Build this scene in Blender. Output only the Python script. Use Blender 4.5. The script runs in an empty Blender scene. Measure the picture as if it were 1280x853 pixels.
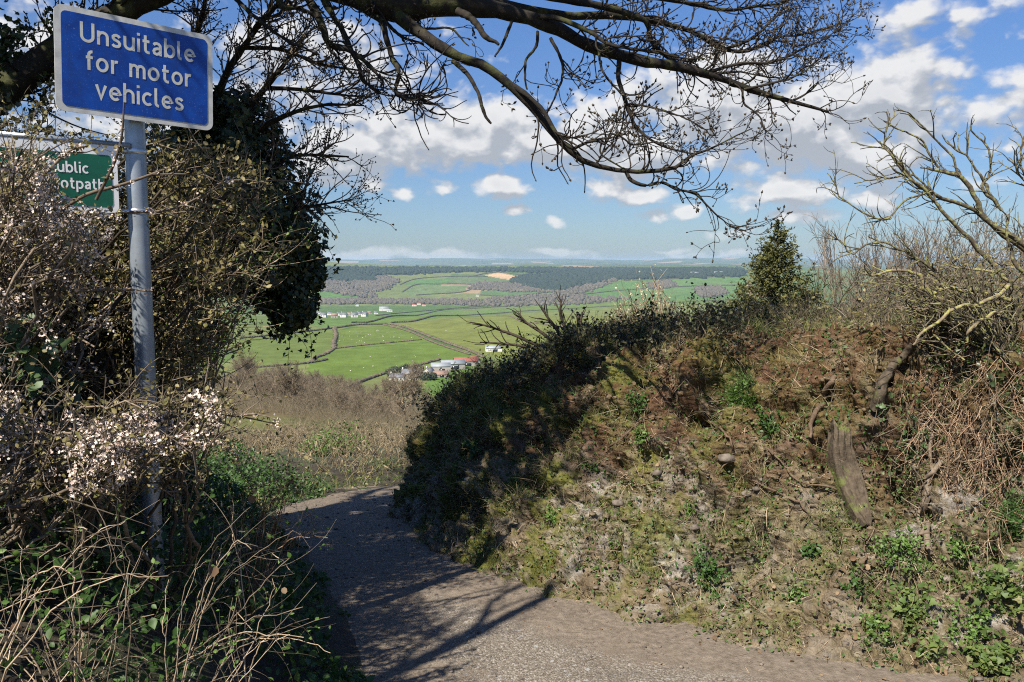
import bpy, math, random
import numpy as np
from math import radians as R

# ------------------------------------------------------------------ camera, light, exposure
EZ = 1.6                                   # eye height; z = 0 is the lane where the viewer stands
PITCH = R(5.57)
F = 1005.0                                 # focal length in 1280 px units
SC = bpy.context.scene
COL = SC.collection
cd = bpy.data.cameras.new('camera'); cam = bpy.data.objects.new('camera', cd); COL.objects.link(cam)
cam.location = (0, 0, EZ); cam.rotation_euler = (math.pi / 2 - PITCH, 0, 0)
cd.sensor_width = 36; cd.lens = F / 1280 * 36; cd.clip_start = 0.05; cd.clip_end = 60000
SC.camera = cam

SUN_EL = 49.0
SUN_H = np.array([-0.575, -0.818])          # horizontal direction to the sun: behind the viewer, to the left
SUN_H /= np.linalg.norm(SUN_H)
sun_vec = np.array([SUN_H[0] * math.cos(R(SUN_EL)), SUN_H[1] * math.cos(R(SUN_EL)), math.sin(R(SUN_EL))])
sl = bpy.data.lights.new('sun', 'SUN'); so = bpy.data.objects.new('sun', sl); COL.objects.link(so)
sl.energy = 5.0; sl.angle = R(0.53); sl.color = (1.0, 0.93, 0.82)
so.rotation_euler = (R(90 - SUN_EL), 0, math.atan2(sun_vec[0], -sun_vec[1]))
SC.view_settings.view_transform = 'Standard'; SC.view_settings.look = 'None'
SC.view_settings.exposure = 1.0; SC.view_settings.gamma = 1.0
SC.view_settings.use_curve_mapping = False
SC.render.engine = 'CYCLES'
cy = SC.cycles
cy.use_denoising = False; cy.filter_width = 1.1
cy.max_bounces = 5; cy.diffuse_bounces = 2; cy.glossy_bounces = 2; cy.transmission_bounces = 3; cy.volume_bounces = 1
cy.transparent_max_bounces = 8; cy.use_adaptive_sampling = True; cy.adaptive_threshold = 0.01
cy.caustics_reflective = False; cy.caustics_refractive = False
cy.sample_clamp_indirect = 4.0


def ray(u, v):
    a = (np.asarray(u, float) - 640) / F; b = (np.asarray(v, float) - 426.5) / F
    c, s = math.cos(PITCH), math.sin(PITCH)
    return a, c - b * s, -s - b * c


def P(u, v, Y):
    """the world point seen in direction (u, v) at forward distance Y metres"""
    a, y, z = ray(u, v); k = np.asarray(Y, float) / y
    return np.stack(np.broadcast_arrays(a * k, y * k, z * k + EZ), -1)


def project(p):
    p = np.asarray(p, float); c, s = math.cos(PITCH), math.sin(PITCH)
    x, y, z = p[..., 0], p[..., 1], p[..., 2] - EZ
    d = np.where(np.abs(y * c - z * s) < 1e-3, 1e-3, y * c - z * s)
    return 640 + F * x / d, 426.5 - F * (y * s + z * c) / d, d


# ------------------------------------------------------------------ sky with cumulus clouds
world = bpy.data.worlds.new('World'); SC.world = world; world.use_nodes = True
SKY_STRENGTH = 0.066
CLOUDS = [  # direction (px of the 1280 frame), half size, weight
    (455, 178, 125, 50, 1.0), (410, 200, 80, 30, .9), (455, 80, 110, 60, .5), (350, 90, 110, 80, .5),
    (600, 168, 120, 50, 1.0), (690, 180, 80, 38, .95), (622, 232, 42, 24, .95), (550, 241, 22, 13, .75), (508, 245, 15, 13, .6),
    (460, 234, 22, 9, .5), (645, 264, 20, 7, .5), (748, 168, 85, 55, 1.0), (800, 190, 80, 40, .95), (750, 238, 48, 20, .85), (800, 246, 40, 12, .6),
    (862, 265, 24, 11, .75), (818, 269, 20, 8, .6), (890, 132, 120, 66, 1.2), (985, 155, 130, 70, 1.2), (1105, 118, 100, 58, 1.25),
    (1150, 148, 50, 32, .8), (1050, 195, 105, 34, .9), (985, 243, 70, 26, .9), (1010, 270, 52, 13, .85), (1100, 198, 48, 30, .95), (1100, 248, 28, 20, .7),
    (1270, 125, 48, 34, .75), (1190, 18, 120, 16, .3), (1255, 222, 44, 18, .5), (480, 321, 190, 11, .5), (690, 315, 60, 7, .6), 
    (200, 150, 120, 80, .7), (60, 60, 110, 60, .6), (60, 250, 120, 80, .7), (-250, 160, 200, 90, .9),
    (1560, 150, 130, 70, .9), (1700, 90, 120, 60, .8), (900, 318, 60, 6, .5), (830, 312, 40, 5, .45), (690, 276, 14, 6, .4), (925, 290, 30, 8, .4)]


def build_world():
    nt = world.node_tree; N = nt.nodes; Lk = nt.links; N.clear()
    out = N.new('ShaderNodeOutputWorld'); bg = N.new('ShaderNodeBackground'); Lk.new(bg.outputs[0], out.inputs[0])
    sky = N.new('ShaderNodeTexSky'); sky.sky_type = 'NISHITA'; sky.sun_disc = False
    sky.sun_elevation = R(SUN_EL); sky.sun_rotation = math.atan2(sun_vec[0], sun_vec[1])
    sky.air_density = 1.0; sky.dust_density = 0.6; sky.ozone_density = 2.2; sky.altitude = 150
    tc = N.new('ShaderNodeTexCoord'); sep = N.new('ShaderNodeSeparateXYZ'); Lk.new(tc.outputs['Generated'], sep.inputs[0])

    def mth(op, a, b=None, c=None, clamp=False):
        n = N.new('ShaderNodeMath'); n.operation = op; n.use_clamp = clamp
        for i, x in enumerate((a, b, c)):
            if x is None: continue
            if isinstance(x, (int, float)): n.inputs[i].default_value = x
            else: Lk.new(x, n.inputs[i])
        return n.outputs[0]
    az = mth('ARCTAN2', sep.outputs[0], sep.outputs[1]); el = mth('ARCSINE', sep.outputs[2])
    comb = N.new('ShaderNodeCombineXYZ'); Lk.new(az, comb.inputs[0]); Lk.new(el, comb.inputs[1])
    # the cloud field as a group: position (azimuth, elevation) -> density
    g = bpy.data.node_groups.new('cloud_field', 'ShaderNodeTree')
    g.interface.new_socket('P', in_out='INPUT', socket_type='NodeSocketVector')
    g.interface.new_socket('D', in_out='OUTPUT', socket_type='NodeSocketFloat')
    gi = g.nodes.new('NodeGroupInput'); go = g.nodes.new('NodeGroupOutput')

    def gm(op, a, b=None, c=None):
        n = g.nodes.new('ShaderNodeMath'); n.operation = op
        for i, x in enumerate((a, b, c)):
            if x is None: continue
            if isinstance(x, (int, float)): n.inputs[i].default_value = x
            else: g.links.new(x, n.inputs[i])
        return n.outputs[0]
    wn = g.nodes.new('ShaderNodeTexNoise'); wn.inputs['Scale'].default_value = 14; wn.inputs['Detail'].default_value = 3
    g.links.new(gi.outputs[0], wn.inputs['Vector'])
    wv = g.nodes.new('ShaderNodeVectorMath'); wv.operation = 'MULTIPLY_ADD'
    g.links.new(wn.outputs['Color'], wv.inputs[0]); wv.inputs[1].default_value = (.05, .03, 0); g.links.new(gi.outputs[0], wv.inputs[2])
    acc = None
    for (u, v, ru, rv, w) in CLOUDS:
        a, y, z = ray(u, v); n = math.sqrt(a * a + y * y + z * z)
        ca, ce = math.atan2(a, y), math.asin(z / n)
        s1 = g.nodes.new('ShaderNodeVectorMath'); s1.operation = 'SUBTRACT'; g.links.new(wv.outputs[0], s1.inputs[0]); s1.inputs[1].default_value = (ca + .025, ce + .015, .0)
        s2 = g.nodes.new('ShaderNodeVectorMath'); s2.operation = 'MULTIPLY'; g.links.new(s1.outputs[0], s2.inputs[0]); s2.inputs[1].default_value = (F / ru, F / rv, 0)
        s3 = g.nodes.new('ShaderNodeVectorMath'); s3.operation = 'LENGTH'; g.links.new(s2.outputs[0], s3.inputs[0])
        m = gm('MULTIPLY_ADD', s3.outputs['Value'], -1.0 * w, 1.0 * w)
        acc = m if acc is None else gm('SMOOTH_MAX', acc, m, .25)
    nz = g.nodes.new('ShaderNodeTexNoise'); nz.inputs['Scale'].default_value = 13; nz.inputs['Detail'].default_value = 7; nz.inputs['Roughness'].default_value = .56
    st = g.nodes.new('ShaderNodeVectorMath'); st.operation = 'MULTIPLY'; st.inputs[1].default_value = (1, 1.5, 1); g.links.new(gi.outputs[0], st.inputs[0])
    g.links.new(st.outputs[0], nz.inputs['Vector'])
    d = gm('MULTIPLY_ADD', nz.outputs['Fac'], 1.5, -.75)
    vo = g.nodes.new('ShaderNodeTexVoronoi'); vo.inputs['Scale'].default_value = 26; vo.inputs['Detail'].default_value = 2; vo.inputs['Roughness'].default_value = .55
    vw = g.nodes.new('ShaderNodeVectorMath'); vw.operation = 'MULTIPLY_ADD'; g.links.new(nz.outputs['Color'], vw.inputs[0]); vw.inputs[1].default_value = (.05, .05, 0); g.links.new(st.outputs[0], vw.inputs[2]); g.links.new(vw.outputs[0], vo.inputs['Vector'])
    d = gm('ADD', acc, d); d = gm('ADD', d, gm('MULTIPLY_ADD', vo.outputs['Distance'], -.55, .56))
    g.links.new(d, go.inputs[0])
    g1 = N.new('ShaderNodeGroup'); g1.node_tree = g; Lk.new(comb.outputs[0], g1.inputs[0])
    sh = N.new('ShaderNodeVectorMath'); sh.operation = 'ADD'; Lk.new(comb.outputs[0], sh.inputs[0]); sh.inputs[1].default_value = (-.007, .018, 0)
    g2 = N.new('ShaderNodeGroup'); g2.node_tree = g; Lk.new(sh.outputs[0], g2.inputs[0])

    def ramp(x, a, b):
        n = N.new('ShaderNodeMapRange'); n.interpolation_type = 'SMOOTHSTEP'; Lk.new(x, n.inputs[0])
        n.inputs[1].default_value = a; n.inputs[2].default_value = b; return n.outputs[0]
    alpha = ramp(g1.outputs[0], -.03, .46)
    up = mth('SUBTRACT', g1.outputs[0], g2.outputs[0])
    lit = ramp(up, -.26, .40)
    thick = ramp(g1.outputs[0], .5, 1.5)
    dark = mth('MULTIPLY', thick, .30)
    lit2 = mth('SUBTRACT', lit, dark, clamp=True)
    mixc = N.new('ShaderNodeMix'); mixc.data_type = 'RGBA'; Lk.new(lit2, mixc.inputs[0])
    mixc.inputs[6].default_value = (3.4, 3.65, 4.05, 1); mixc.inputs[7].default_value = (6.7, 6.65, 6.6, 1)
    # clouds thin out toward the horizon air
    hor = ramp(el, -.005, .07)
    alpha2 = mth('MULTIPLY', alpha, mth('MULTIPLY_ADD', hor, .55, .4))
    tint = N.new('ShaderNodeMix'); tint.data_type = 'RGBA'; Lk.new(ramp(el, .0, .42), tint.inputs[0])
    tint.inputs[6].default_value = (.50, .60, .76, 1); tint.inputs[7].default_value = (.56, .76, 1.08, 1)
    tm = N.new('ShaderNodeMix'); tm.data_type = 'RGBA'; tm.blend_type = 'MULTIPLY'; tm.inputs[0].default_value = 1
    Lk.new(sky.outputs[0], tm.inputs[6]); Lk.new(tint.outputs[2], tm.inputs[7])
    mx = N.new('ShaderNodeMix'); mx.data_type = 'RGBA'; Lk.new(alpha2, mx.inputs[0])
    Lk.new(tm.outputs[2], mx.inputs[6]); Lk.new(mixc.outputs[2], mx.inputs[7])
    Lk.new(mx.outputs[2], bg.inputs[0]); bg.inputs[1].default_value = SKY_STRENGTH


build_world()

# ------------------------------------------------------------------ helpers: numbers
rng = np.random.default_rng(11)


def sstep(a, b, x):
    t = np.clip((np.asarray(x, float) - a) / (b - a), 0, 1); return t * t * (3 - 2 * t)


def unit(v):
    return v / np.maximum(np.linalg.norm(v, axis=-1, keepdims=True), 1e-9)


def _hash(ix, iy, iz, seed):
    h = (ix.astype(np.int64) * 374761393 + iy.astype(np.int64) * 668265263 + iz.astype(np.int64) * 2147483647 + seed * 974634777) & 0xFFFFFFFF
    h = ((h ^ (h >> 13)) * 1274126177) & 0xFFFFFFFF
    h = ((h ^ (h >> 16)) * 2246822519) & 0xFFFFFFFF
    return ((h ^ (h >> 15)) & 0xFFFFFF) / float(0xFFFFFF)


def vnoise(p, seed=0):
    p = np.asarray(p, float); i = np.floor(p).astype(np.int64); f = p - i
    f = f * f * f * (f * (f * 6 - 15) + 10)
    r = 0
    for dx in (0, 1):
        wx = f[..., 0] if dx else 1 - f[..., 0]
        for dy in (0, 1):
            wy = f[..., 1] if dy else 1 - f[..., 1]
            for dz in (0, 1):
                wz = f[..., 2] if dz else 1 - f[..., 2]
                r = r + wx * wy * wz * _hash(i[..., 0] + dx, i[..., 1] + dy, i[..., 2] + dz, seed)
    return r * 2 - 1


def fbm(p, octv=4, seed=0, gain=.5):
    p = np.asarray(p, float); a = 1.; s = 0; n = 0
    for k in range(octv):
        s = s + a * vnoise(p * 2.03 ** k + 17.3 * k, seed + k); n += a; a *= gain
    return s / n


def xyz(x, y, z=0.):
    return np.stack(np.broadcast_arrays(np.asarray(x, float), np.asarray(y, float), np.asarray(z, float)), -1)


def inpoly(u, v, poly):
    u = np.asarray(u); v = np.asarray(v); r = np.zeros(u.shape, bool); n = len(poly); j = n - 1
    for i in range(n):
        xi, yi = poly[i]; xj, yj = poly[j]
        c = ((yi > v) != (yj > v)) & (u < (xj - xi) * (v - yi) / (yj - yi + 1e-12) + xi)
        r ^= c; j = i
    return r


# ------------------------------------------------------------------ helpers: meshes
class MB:
    """collects vertices and faces from numpy arrays and links them as ONE mesh object"""
    def __init__(s): s.v = []; s.f = []; s.n = 0; s.m = []

    def add(s, v, f, mi=0):
        v = np.asarray(v, float).reshape(-1, 3); f = np.asarray(f, np.int64)
        if len(v) == 0 or len(f) == 0: return s
        s.v.append(v); s.f.append(f + s.n); s.m.append(np.full(len(f), mi)); s.n += len(v); return s

    def build(s, name, mat, parent=None, smooth=False, loc=None):
        me = bpy.data.meshes.new(name)
        if s.n:
            v = np.concatenate(s.v)
            if loc is not None: v = v - np.asarray(loc)
            lens = np.concatenate([np.full(len(f), f.shape[1]) for f in s.f]); idx = np.concatenate([f.ravel() for f in s.f])
            me.vertices.add(len(v)); me.vertices.foreach_set('co', v.astype(np.float32).ravel())
            me.loops.add(len(idx)); me.loops.foreach_set('vertex_index', idx.astype(np.int32))
            me.polygons.add(len(lens)); st = np.zeros(len(lens), np.int32); st[1:] = np.cumsum(lens)[:-1]
            me.polygons.foreach_set('loop_start', st)
            me.polygons.foreach_set('material_index', np.concatenate(s.m).astype(np.int32))
            if smooth: me.polygons.foreach_set('use_smooth', np.ones(len(lens), bool))
            me.update(calc_edges=True)
        for m in (mat if isinstance(mat, (list, tuple)) else [mat]): me.materials.append(m)
        o = bpy.data.objects.new(name, me); COL.objects.link(o)
        if parent is not None: o.parent = parent
        return o


def tag(o, label=None, cat=None, group=None, kind=None):
    if label: o['label'] = label
    if cat: o['category'] = cat
    if group: o['group'] = group
    if kind: o['kind'] = kind
    return o


def thing(name, loc, label, cat, group=None, rz=0):
    o = bpy.data.objects.new(name, None); COL.objects.link(o); o.location = loc; o.rotation_euler.z = rz
    o.empty_display_size = .1
    return tag(o, label, cat, group)


def part(mb, name, mat, root, smooth=False):
    """a part given in world coordinates under a thing whose Empty stands at root.location"""
    return mb.build(name, mat, root, smooth, loc=np.array(root.location))


def copy_tree(o, parent=None):
    c = o.copy(); COL.objects.link(c)
    if parent is not None: c.parent = parent
    for ch in list(o.children): copy_tree(ch, c)
    return c


def grid_faces(nr, nc):
    i = np.arange(nr - 1)[:, None] * nc + np.arange(nc - 1)[None, :]
    return np.stack([i, i + 1, i + 1 + nc, i + nc], -1).reshape(-1, 4)


def tubes(mb, pts, rad, sides=4, rough=0., mi=0):
    """N polylines of K points each with radii -> round twigs"""
    pts = np.asarray(pts, float); rad = np.asarray(rad, float)
    if pts.ndim == 2: pts = pts[None]; rad = rad[None]
    n, k, _ = pts.shape
    if n == 0: return mb
    t = unit(np.gradient(pts, axis=1))
    ref = np.where(np.abs(t[:, :1, 2:3]) > .8, np.array([[[1., .13, 0]]]), np.array([[[.11, .07, 1.]]]))
    ref = np.broadcast_to(ref, pts.shape)
    a = unit(np.cross(t, ref)); b = np.cross(t, a)
    th = np.arange(sides) / sides * 2 * np.pi
    ring = a[:, :, None] * np.cos(th)[None, None, :, None] + b[:, :, None] * np.sin(th)[None, None, :, None]
    v = pts[:, :, None] + ring * rad[:, :, None, None]
    if rough:
        nn = fbm(v * (1.1 / max(rad.max(), .01)), 3, 5)
        v = v + ring * (nn * rough)[..., None] * rad[:, :, None, None]
    base = (np.arange(n) * k * sides)[:, None, None] + (np.arange(k - 1) * sides)[None, :, None]
    i = np.arange(sides)[None, None, :]; j = (i + 1) % sides
    f = np.stack([base + i, base + j, base + j + sides, base + i + sides], -1).reshape(-1, 4)
    return mb.add(v, f, mi)


def resample(poly, k):
    """smooth a hand-laid polyline (Catmull-Rom) and resample it to k points; extra columns are carried along"""
    p = np.asarray(poly, float); n = len(p); q = np.vstack([2 * p[0] - p[1], p, 2 * p[-1] - p[-2]])
    t = np.linspace(0, n - 1 - 1e-6, k); i = np.floor(t).astype(int); f = (t - i)[:, None]
    a, b, c, d = q[i], q[i + 1], q[i + 2], q[i + 3]
    return .5 * (2 * b + (c - a) * f + (2 * a - 5 * b + 4 * c - d) * f ** 2 + (3 * b - a - 3 * c + d) * f ** 3)


def grow(p0, d0, length, r0, k, wig=.25, up=0., r1=.35, g=None):
    """grow n wandering shoots of k points"""
    n = len(p0); g = g or rng
    p = np.zeros((n, k, 3)); p[:, 0] = p0; d = unit(np.asarray(d0, float))
    step = (np.asarray(length) / (k - 1))[:, None]
    w = g.normal(size=(n, 3)) * .5
    for i in range(1, k):
        w = .72 * w + .62 * g.normal(size=(n, 3)); d = unit(d + wig * w + np.array([0, 0, up]))
        p[:, i] = p[:, i - 1] + d * step
    r = np.asarray(r0)[:, None] * np.linspace(1, r1, k)[None, :]
    return p, r


def sprout(pts, rad, count, tmin=.15, tmax=1., ang=(.5, 1.1), rr=.6, g=None, pw=1.):
    """count points on the given shoots with directions that leave them sideways"""
    g = g or rng; n, k, _ = pts.shape
    ln = np.linalg.norm(pts[:, -1] - pts[:, 0], axis=1) + .01
    i = g.choice(n, count, p=ln / ln.sum())
    t = tmin + (tmax - tmin) * g.random(count) ** pw
    f = t * (k - 1); j = np.minimum(f.astype(int), k - 2); f = (f - j)[:, None]
    p = pts[i, j] * (1 - f) + pts[i, j + 1] * f; r = rad[i, j] * (1 - f[:, 0]) + rad[i, j + 1] * f[:, 0]
    tg = unit(pts[i, j + 1] - pts[i, j])
    side = unit(np.cross(tg, g.normal(size=(count, 3))))
    a = g.uniform(ang[0], ang[1], count)[:, None]
    return p, tg * np.cos(a) + side * np.sin(a), r * rr, t


LEAF = {  # outlines (x across, y along) and triangles fans about vertex 0
    'oval': np.array([[0, 0], [.28, .25], [.32, .55], [0, 1.], [-.32, .55], [-.28, .25]]),
    'ivy': np.array([[0, 0], [.42, .02], [.5, .4], [.24, .48], [0, 1.], [-.24, .48], [-.5, .4], [-.42, .02]]),
    'round': np.array([[0, 0], [.38, .2], [.46, .6], [.2, .95], [-.2, .95], [-.46, .6], [-.38, .2]]),
    'spray': np.array([[0, 0], [.16, .3], [.13, .7], [0, 1.], [-.13, .7], [-.16, .3]]),
    'slim': np.array([[0, 0], [.1, .4], [0, 1.], [-.1, .4]]),
}


def leaves(mb, pos, size, nrm, shape='oval', g=None, fold=.25, mi=0, along=None):
    g = g or rng; pos = np.asarray(pos, float); n = len(pos)
    if n == 0: return mb
    size = np.broadcast_to(np.asarray(size, float), (n,)); nrm = unit(np.asarray(nrm, float) + 1e-6)
    y = np.cross(nrm, g.normal(size=(n, 3))) if along is None else np.asarray(along, float)
    y = unit(y - nrm * (y * nrm).sum(1, keepdims=True)); x = np.cross(y, nrm)
    o = LEAF[shape]; k = len(o)
    z = np.abs(o[:, 0]) * fold - o[:, 1] ** 2 * fold * .5
    v = pos[:, None] + size[:, None, None] * (x[:, None] * o[None, :, :1] + y[:, None] * o[None, :, 1:2] + nrm[:, None] * z[None, :, None])
    h = k // 2
    fa = np.array([list(range(0, h + 1))]); fb = np.array([[0] + list(range(h, k))])
    b = (np.arange(n) * k)[:, None]
    mb.add(v, b + fa, mi)
    mb.f.append(b + fb + (mb.n - n * k)); mb.m.append(np.full(n, mi)); mb.v.append(np.zeros((0, 3)))
    return mb


def blobs(mb, pos, rad, g=None, lumps=.35, sub=1, squash=1.):
    """rough lumps (displaced icospheres) for far foliage seen from a kilometre and more"""
    g = g or rng; ph = (1 + 5 ** .5) / 2
    v = np.array([(-1, ph, 0), (1, ph, 0), (-1, -ph, 0), (1, -ph, 0), (0, -1, ph), (0, 1, ph), (0, -1, -ph), (0, 1, -ph), (ph, 0, -1), (ph, 0, 1), (-ph, 0, -1), (-ph, 0, 1)], float)
    f = [(0, 11, 5), (0, 5, 1), (0, 1, 7), (0, 7, 10), (0, 10, 11), (1, 5, 9), (5, 11, 4), (11, 10, 2), (10, 7, 6), (7, 1, 8), (3, 9, 4), (3, 4, 2), (3, 2, 6), (3, 6, 8), (3, 8, 9), (4, 9, 5), (2, 4, 11), (6, 2, 10), (8, 6, 7), (9, 8, 1)]
    v = unit(v)
    for _ in range(sub):
        vl = list(map(tuple, v)); mid = {}; nf = []

        def mp(a, b):
            key = (min(a, b), max(a, b))
            if key not in mid:
                m = unit((np.array(vl[a]) + np.array(vl[b]))[None])[0]; vl.append(tuple(m)); mid[key] = len(vl) - 1
            return mid[key]
        for a, b, c in f:
            x, y, z = mp(a, b), mp(b, c), mp(c, a); nf += [(a, x, z), (x, b, y), (z, y, c), (x, y, z)]
        f = nf; v = np.array(vl)
    n = len(pos); rad = np.asarray(rad, float)
    if rad.ndim == 1: rad = np.stack([rad, rad, rad * squash], -1)
    d = 1 + lumps * g.normal(size=(n, len(v), 1)).clip(-1.6, 1.6)
    vv = np.asarray(pos)[:, None] + v[None] * d * rad[:, None]
    ff = (np.arange(n) * len(v))[:, None, None] + np.array(f)[None]
    return mb.add(vv, ff.reshape(-1, 3))


def box(mb, cx, cy_, cz, sx, sy, sz, rz=0., mi=0):
    q = np.array([(-1, -1, -1), (1, -1, -1), (1, 1, -1), (-1, 1, -1), (-1, -1, 1), (1, -1, 1), (1, 1, 1), (-1, 1, 1)], float) * .5 * np.array([sx, sy, sz])
    c, s = math.cos(rz), math.sin(rz)
    q = np.stack([q[:, 0] * c - q[:, 1] * s, q[:, 0] * s + q[:, 1] * c, q[:, 2]], -1) + np.array([cx, cy_, cz])
    return mb.add(q, [(0, 3, 2, 1), (4, 5, 6, 7), (0, 1, 5, 4), (1, 2, 6, 5), (2, 3, 7, 6), (3, 0, 4, 7)], mi)


# ------------------------------------------------------------------ helpers: materials
def new_mat(name):
    m = bpy.data.materials.new(name); m.use_nodes = True; nt = m.node_tree; nt.nodes.clear()
    out = nt.nodes.new('ShaderNodeOutputMaterial'); bs = nt.nodes.new('ShaderNodeBsdfPrincipled'); nt.links.new(bs.outputs[0], out.inputs[0])
    return m, nt, bs, out


def n_noise(nt, vec, scale, detail=4, rough=.55, dist=0.):
    n = nt.nodes.new('ShaderNodeTexNoise'); n.inputs['Scale'].default_value = scale; n.inputs['Detail'].default_value = detail
    n.inputs['Roughness'].default_value = rough; n.inputs['Distortion'].default_value = dist
    if vec is not None: nt.links.new(vec, n.inputs['Vector'])
    return n.outputs['Fac']


def n_ramp(nt, fac, stops, interp='LINEAR'):
    n = nt.nodes.new('ShaderNodeValToRGB'); cr = n.color_ramp; cr.interpolation = interp
    while len(cr.elements) < len(stops): cr.elements.new(.5)
    for e, (p, c) in zip(cr.elements, stops): e.position = p; e.color = (*c, 1)
    nt.links.new(fac, n.inputs[0]); return n.outputs[0]


def n_mix(nt, fac, a, b, mode='MIX'):
    n = nt.nodes.new('ShaderNodeMix'); n.data_type = 'RGBA'; n.blend_type = mode
    for sock, x in ((n.inputs[0], fac), (n.inputs[6], a), (n.inputs[7], b)):
        if isinstance(x, (int, float)): sock.default_value = x
        elif isinstance(x, tuple): sock.default_value = (*x, 1)
        else: nt.links.new(x, sock)
    return n.outputs[2]


def n_range(nt, x, a, b, lo=0., hi=1.):
    n = nt.nodes.new('ShaderNodeMapRange'); n.interpolation_type = 'SMOOTHSTEP'; nt.links.new(x, n.inputs[0])
    for i, q in enumerate((a, b, lo, hi)): n.inputs[i + 1].default_value = q
    return n.outputs[0]


def n_math(nt, op, a, b=None, clamp=False):
    n = nt.nodes.new('ShaderNodeMath'); n.operation = op; n.use_clamp = clamp
    for i, x in enumerate((a, b)):
        if x is None: continue
        if isinstance(x, (int, float)): n.inputs[i].default_value = x
        else: nt.links.new(x, n.inputs[i])
    return n.outputs[0]


def n_bump(nt, bs, h, strength=.5, dist=.01):
    n = nt.nodes.new('ShaderNodeBump'); n.inputs['Strength'].default_value = strength; n.inputs['Distance'].default_value = dist
    nt.links.new(h, n.inputs['Height']); nt.links.new(n.outputs[0], bs.inputs['Normal'])


def n_obj(nt):
    return nt.nodes.new('ShaderNodeTexCoord').outputs['Object']


def n_pos(nt):
    return nt.nodes.new('ShaderNodeNewGeometry').outputs['Position']


def leaf_mat(name, cols, rough=.5, trans=.25, tcol=None, spec=.35):
    m, nt, bs, out = new_mat(name)
    g = nt.nodes.new('ShaderNodeNewGeometry')
    c = n_ramp(nt, g.outputs['Random Per Island'], [(i / max(1, len(cols) - 1), q) for i, q in enumerate(cols)])
    nt.links.new(c, bs.inputs['Base Color']); bs.inputs['Roughness'].default_value = rough; bs.inputs['Specular IOR Level'].default_value = spec
    if trans:
        t = nt.nodes.new('ShaderNodeBsdfTranslucent'); nt.links.new(n_mix(nt, .5, c, tcol or tuple(x * 1.6 for x in cols[-1])), t.inputs[0])
        mx = nt.nodes.new('ShaderNodeMixShader'); mx.inputs[0].default_value = trans
        nt.links.new(bs.outputs[0], mx.inputs[1]); nt.links.new(t.outputs[0], mx.inputs[2]); nt.links.new(mx.outputs[0], out.inputs[0])
    return m


def bark_mat(name, ca, cb, scale=20, patch=None, patch_amt=.5, bump=.6, island=.35, pscale=6.):
    m, nt, bs, out = new_mat(name); v = n_pos(nt)
    f = n_noise(nt, v, scale, 5, .65)
    c = n_ramp(nt, f, [(.3, ca), (.7, cb)])
    g = nt.nodes.new('ShaderNodeNewGeometry')
    k = n_range(nt, g.outputs['Random Per Island'], 0, 1, 1 - island, 1 + island)
    hs = nt.nodes.new('ShaderNodeHueSaturation'); nt.links.new(c, hs.inputs['Color']); nt.links.new(k, hs.inputs['Value']); c = hs.outputs[0]
    if patch:
        pf = n_range(nt, n_noise(nt, v, pscale, 4, .6), .62 - patch_amt * .35, .70 - patch_amt * .3)
        c = n_mix(nt, pf, c, patch)
    nt.links.new(c, bs.inputs['Base Color']); bs.inputs['Roughness'].default_value = .85; bs.inputs['Specular IOR Level'].default_value = .2
    if bump: n_bump(nt, bs, f, bump, .01)
    return m


def flat_mat(name, col, rough=.7, var=.12, scale=8., metal=0., bump=0.):
    m, nt, bs, out = new_mat(name); v = n_pos(nt)
    f = n_noise(nt, v, scale, 5, .6)
    c = n_ramp(nt, f, [(.25, tuple(x * (1 - var) for x in col)), (.75, tuple(min(1, x * (1 + var)) for x in col))])
    nt.links.new(c, bs.inputs['Base Color']); bs.inputs['Roughness'].default_value = rough; bs.inputs['Metallic'].default_value = metal
    if bump: n_bump(nt, bs, f, bump, .005)
    return m
world.cycles.sampling_method = 'MANUAL'; world.cycles.sample_map_resolution = 256

# ------------------------------------------------------------------ terrain: the hill we stand on, the valley, the far hills
_PY = np.array([-400, -60, -5, 3, 6, 10, 40, 90, 150, 230, 300, 420, 520, 600, 750, 900, 1100, 1280, 1500, 1900, 2300, 2600, 2900, 3400, 4200, 5000, 5500, 6200, 7000, 7600, 9000, 11000, 13000, 15000, 19000], float)
_PZ = np.array([4, -.6, -1.55, -1.6, -2.0, -2.75, -8.2, -17.5, -27, -41, -53, -73, -80, -83.5, -84, -83, -83, -85, -99, -126, -145, -148, -143, -127, -96, -71, -64, -78, -72, -61, -66, -35, 40, 72, -40], float)
_sy = np.concatenate([np.linspace(-400, 60, 1841), np.geomspace(60.2, 19000, 1500)])
_sz = np.interp(_sy, _PY, _PZ)
_lz = np.interp(np.arange(0, 3341), np.arange(0, 3341), _sz)
_ker = np.hanning(61); _ker /= _ker.sum()
_sz2 = np.convolve(np.pad(_sz, 30, mode='edge'), _ker, 'valid')


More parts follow.
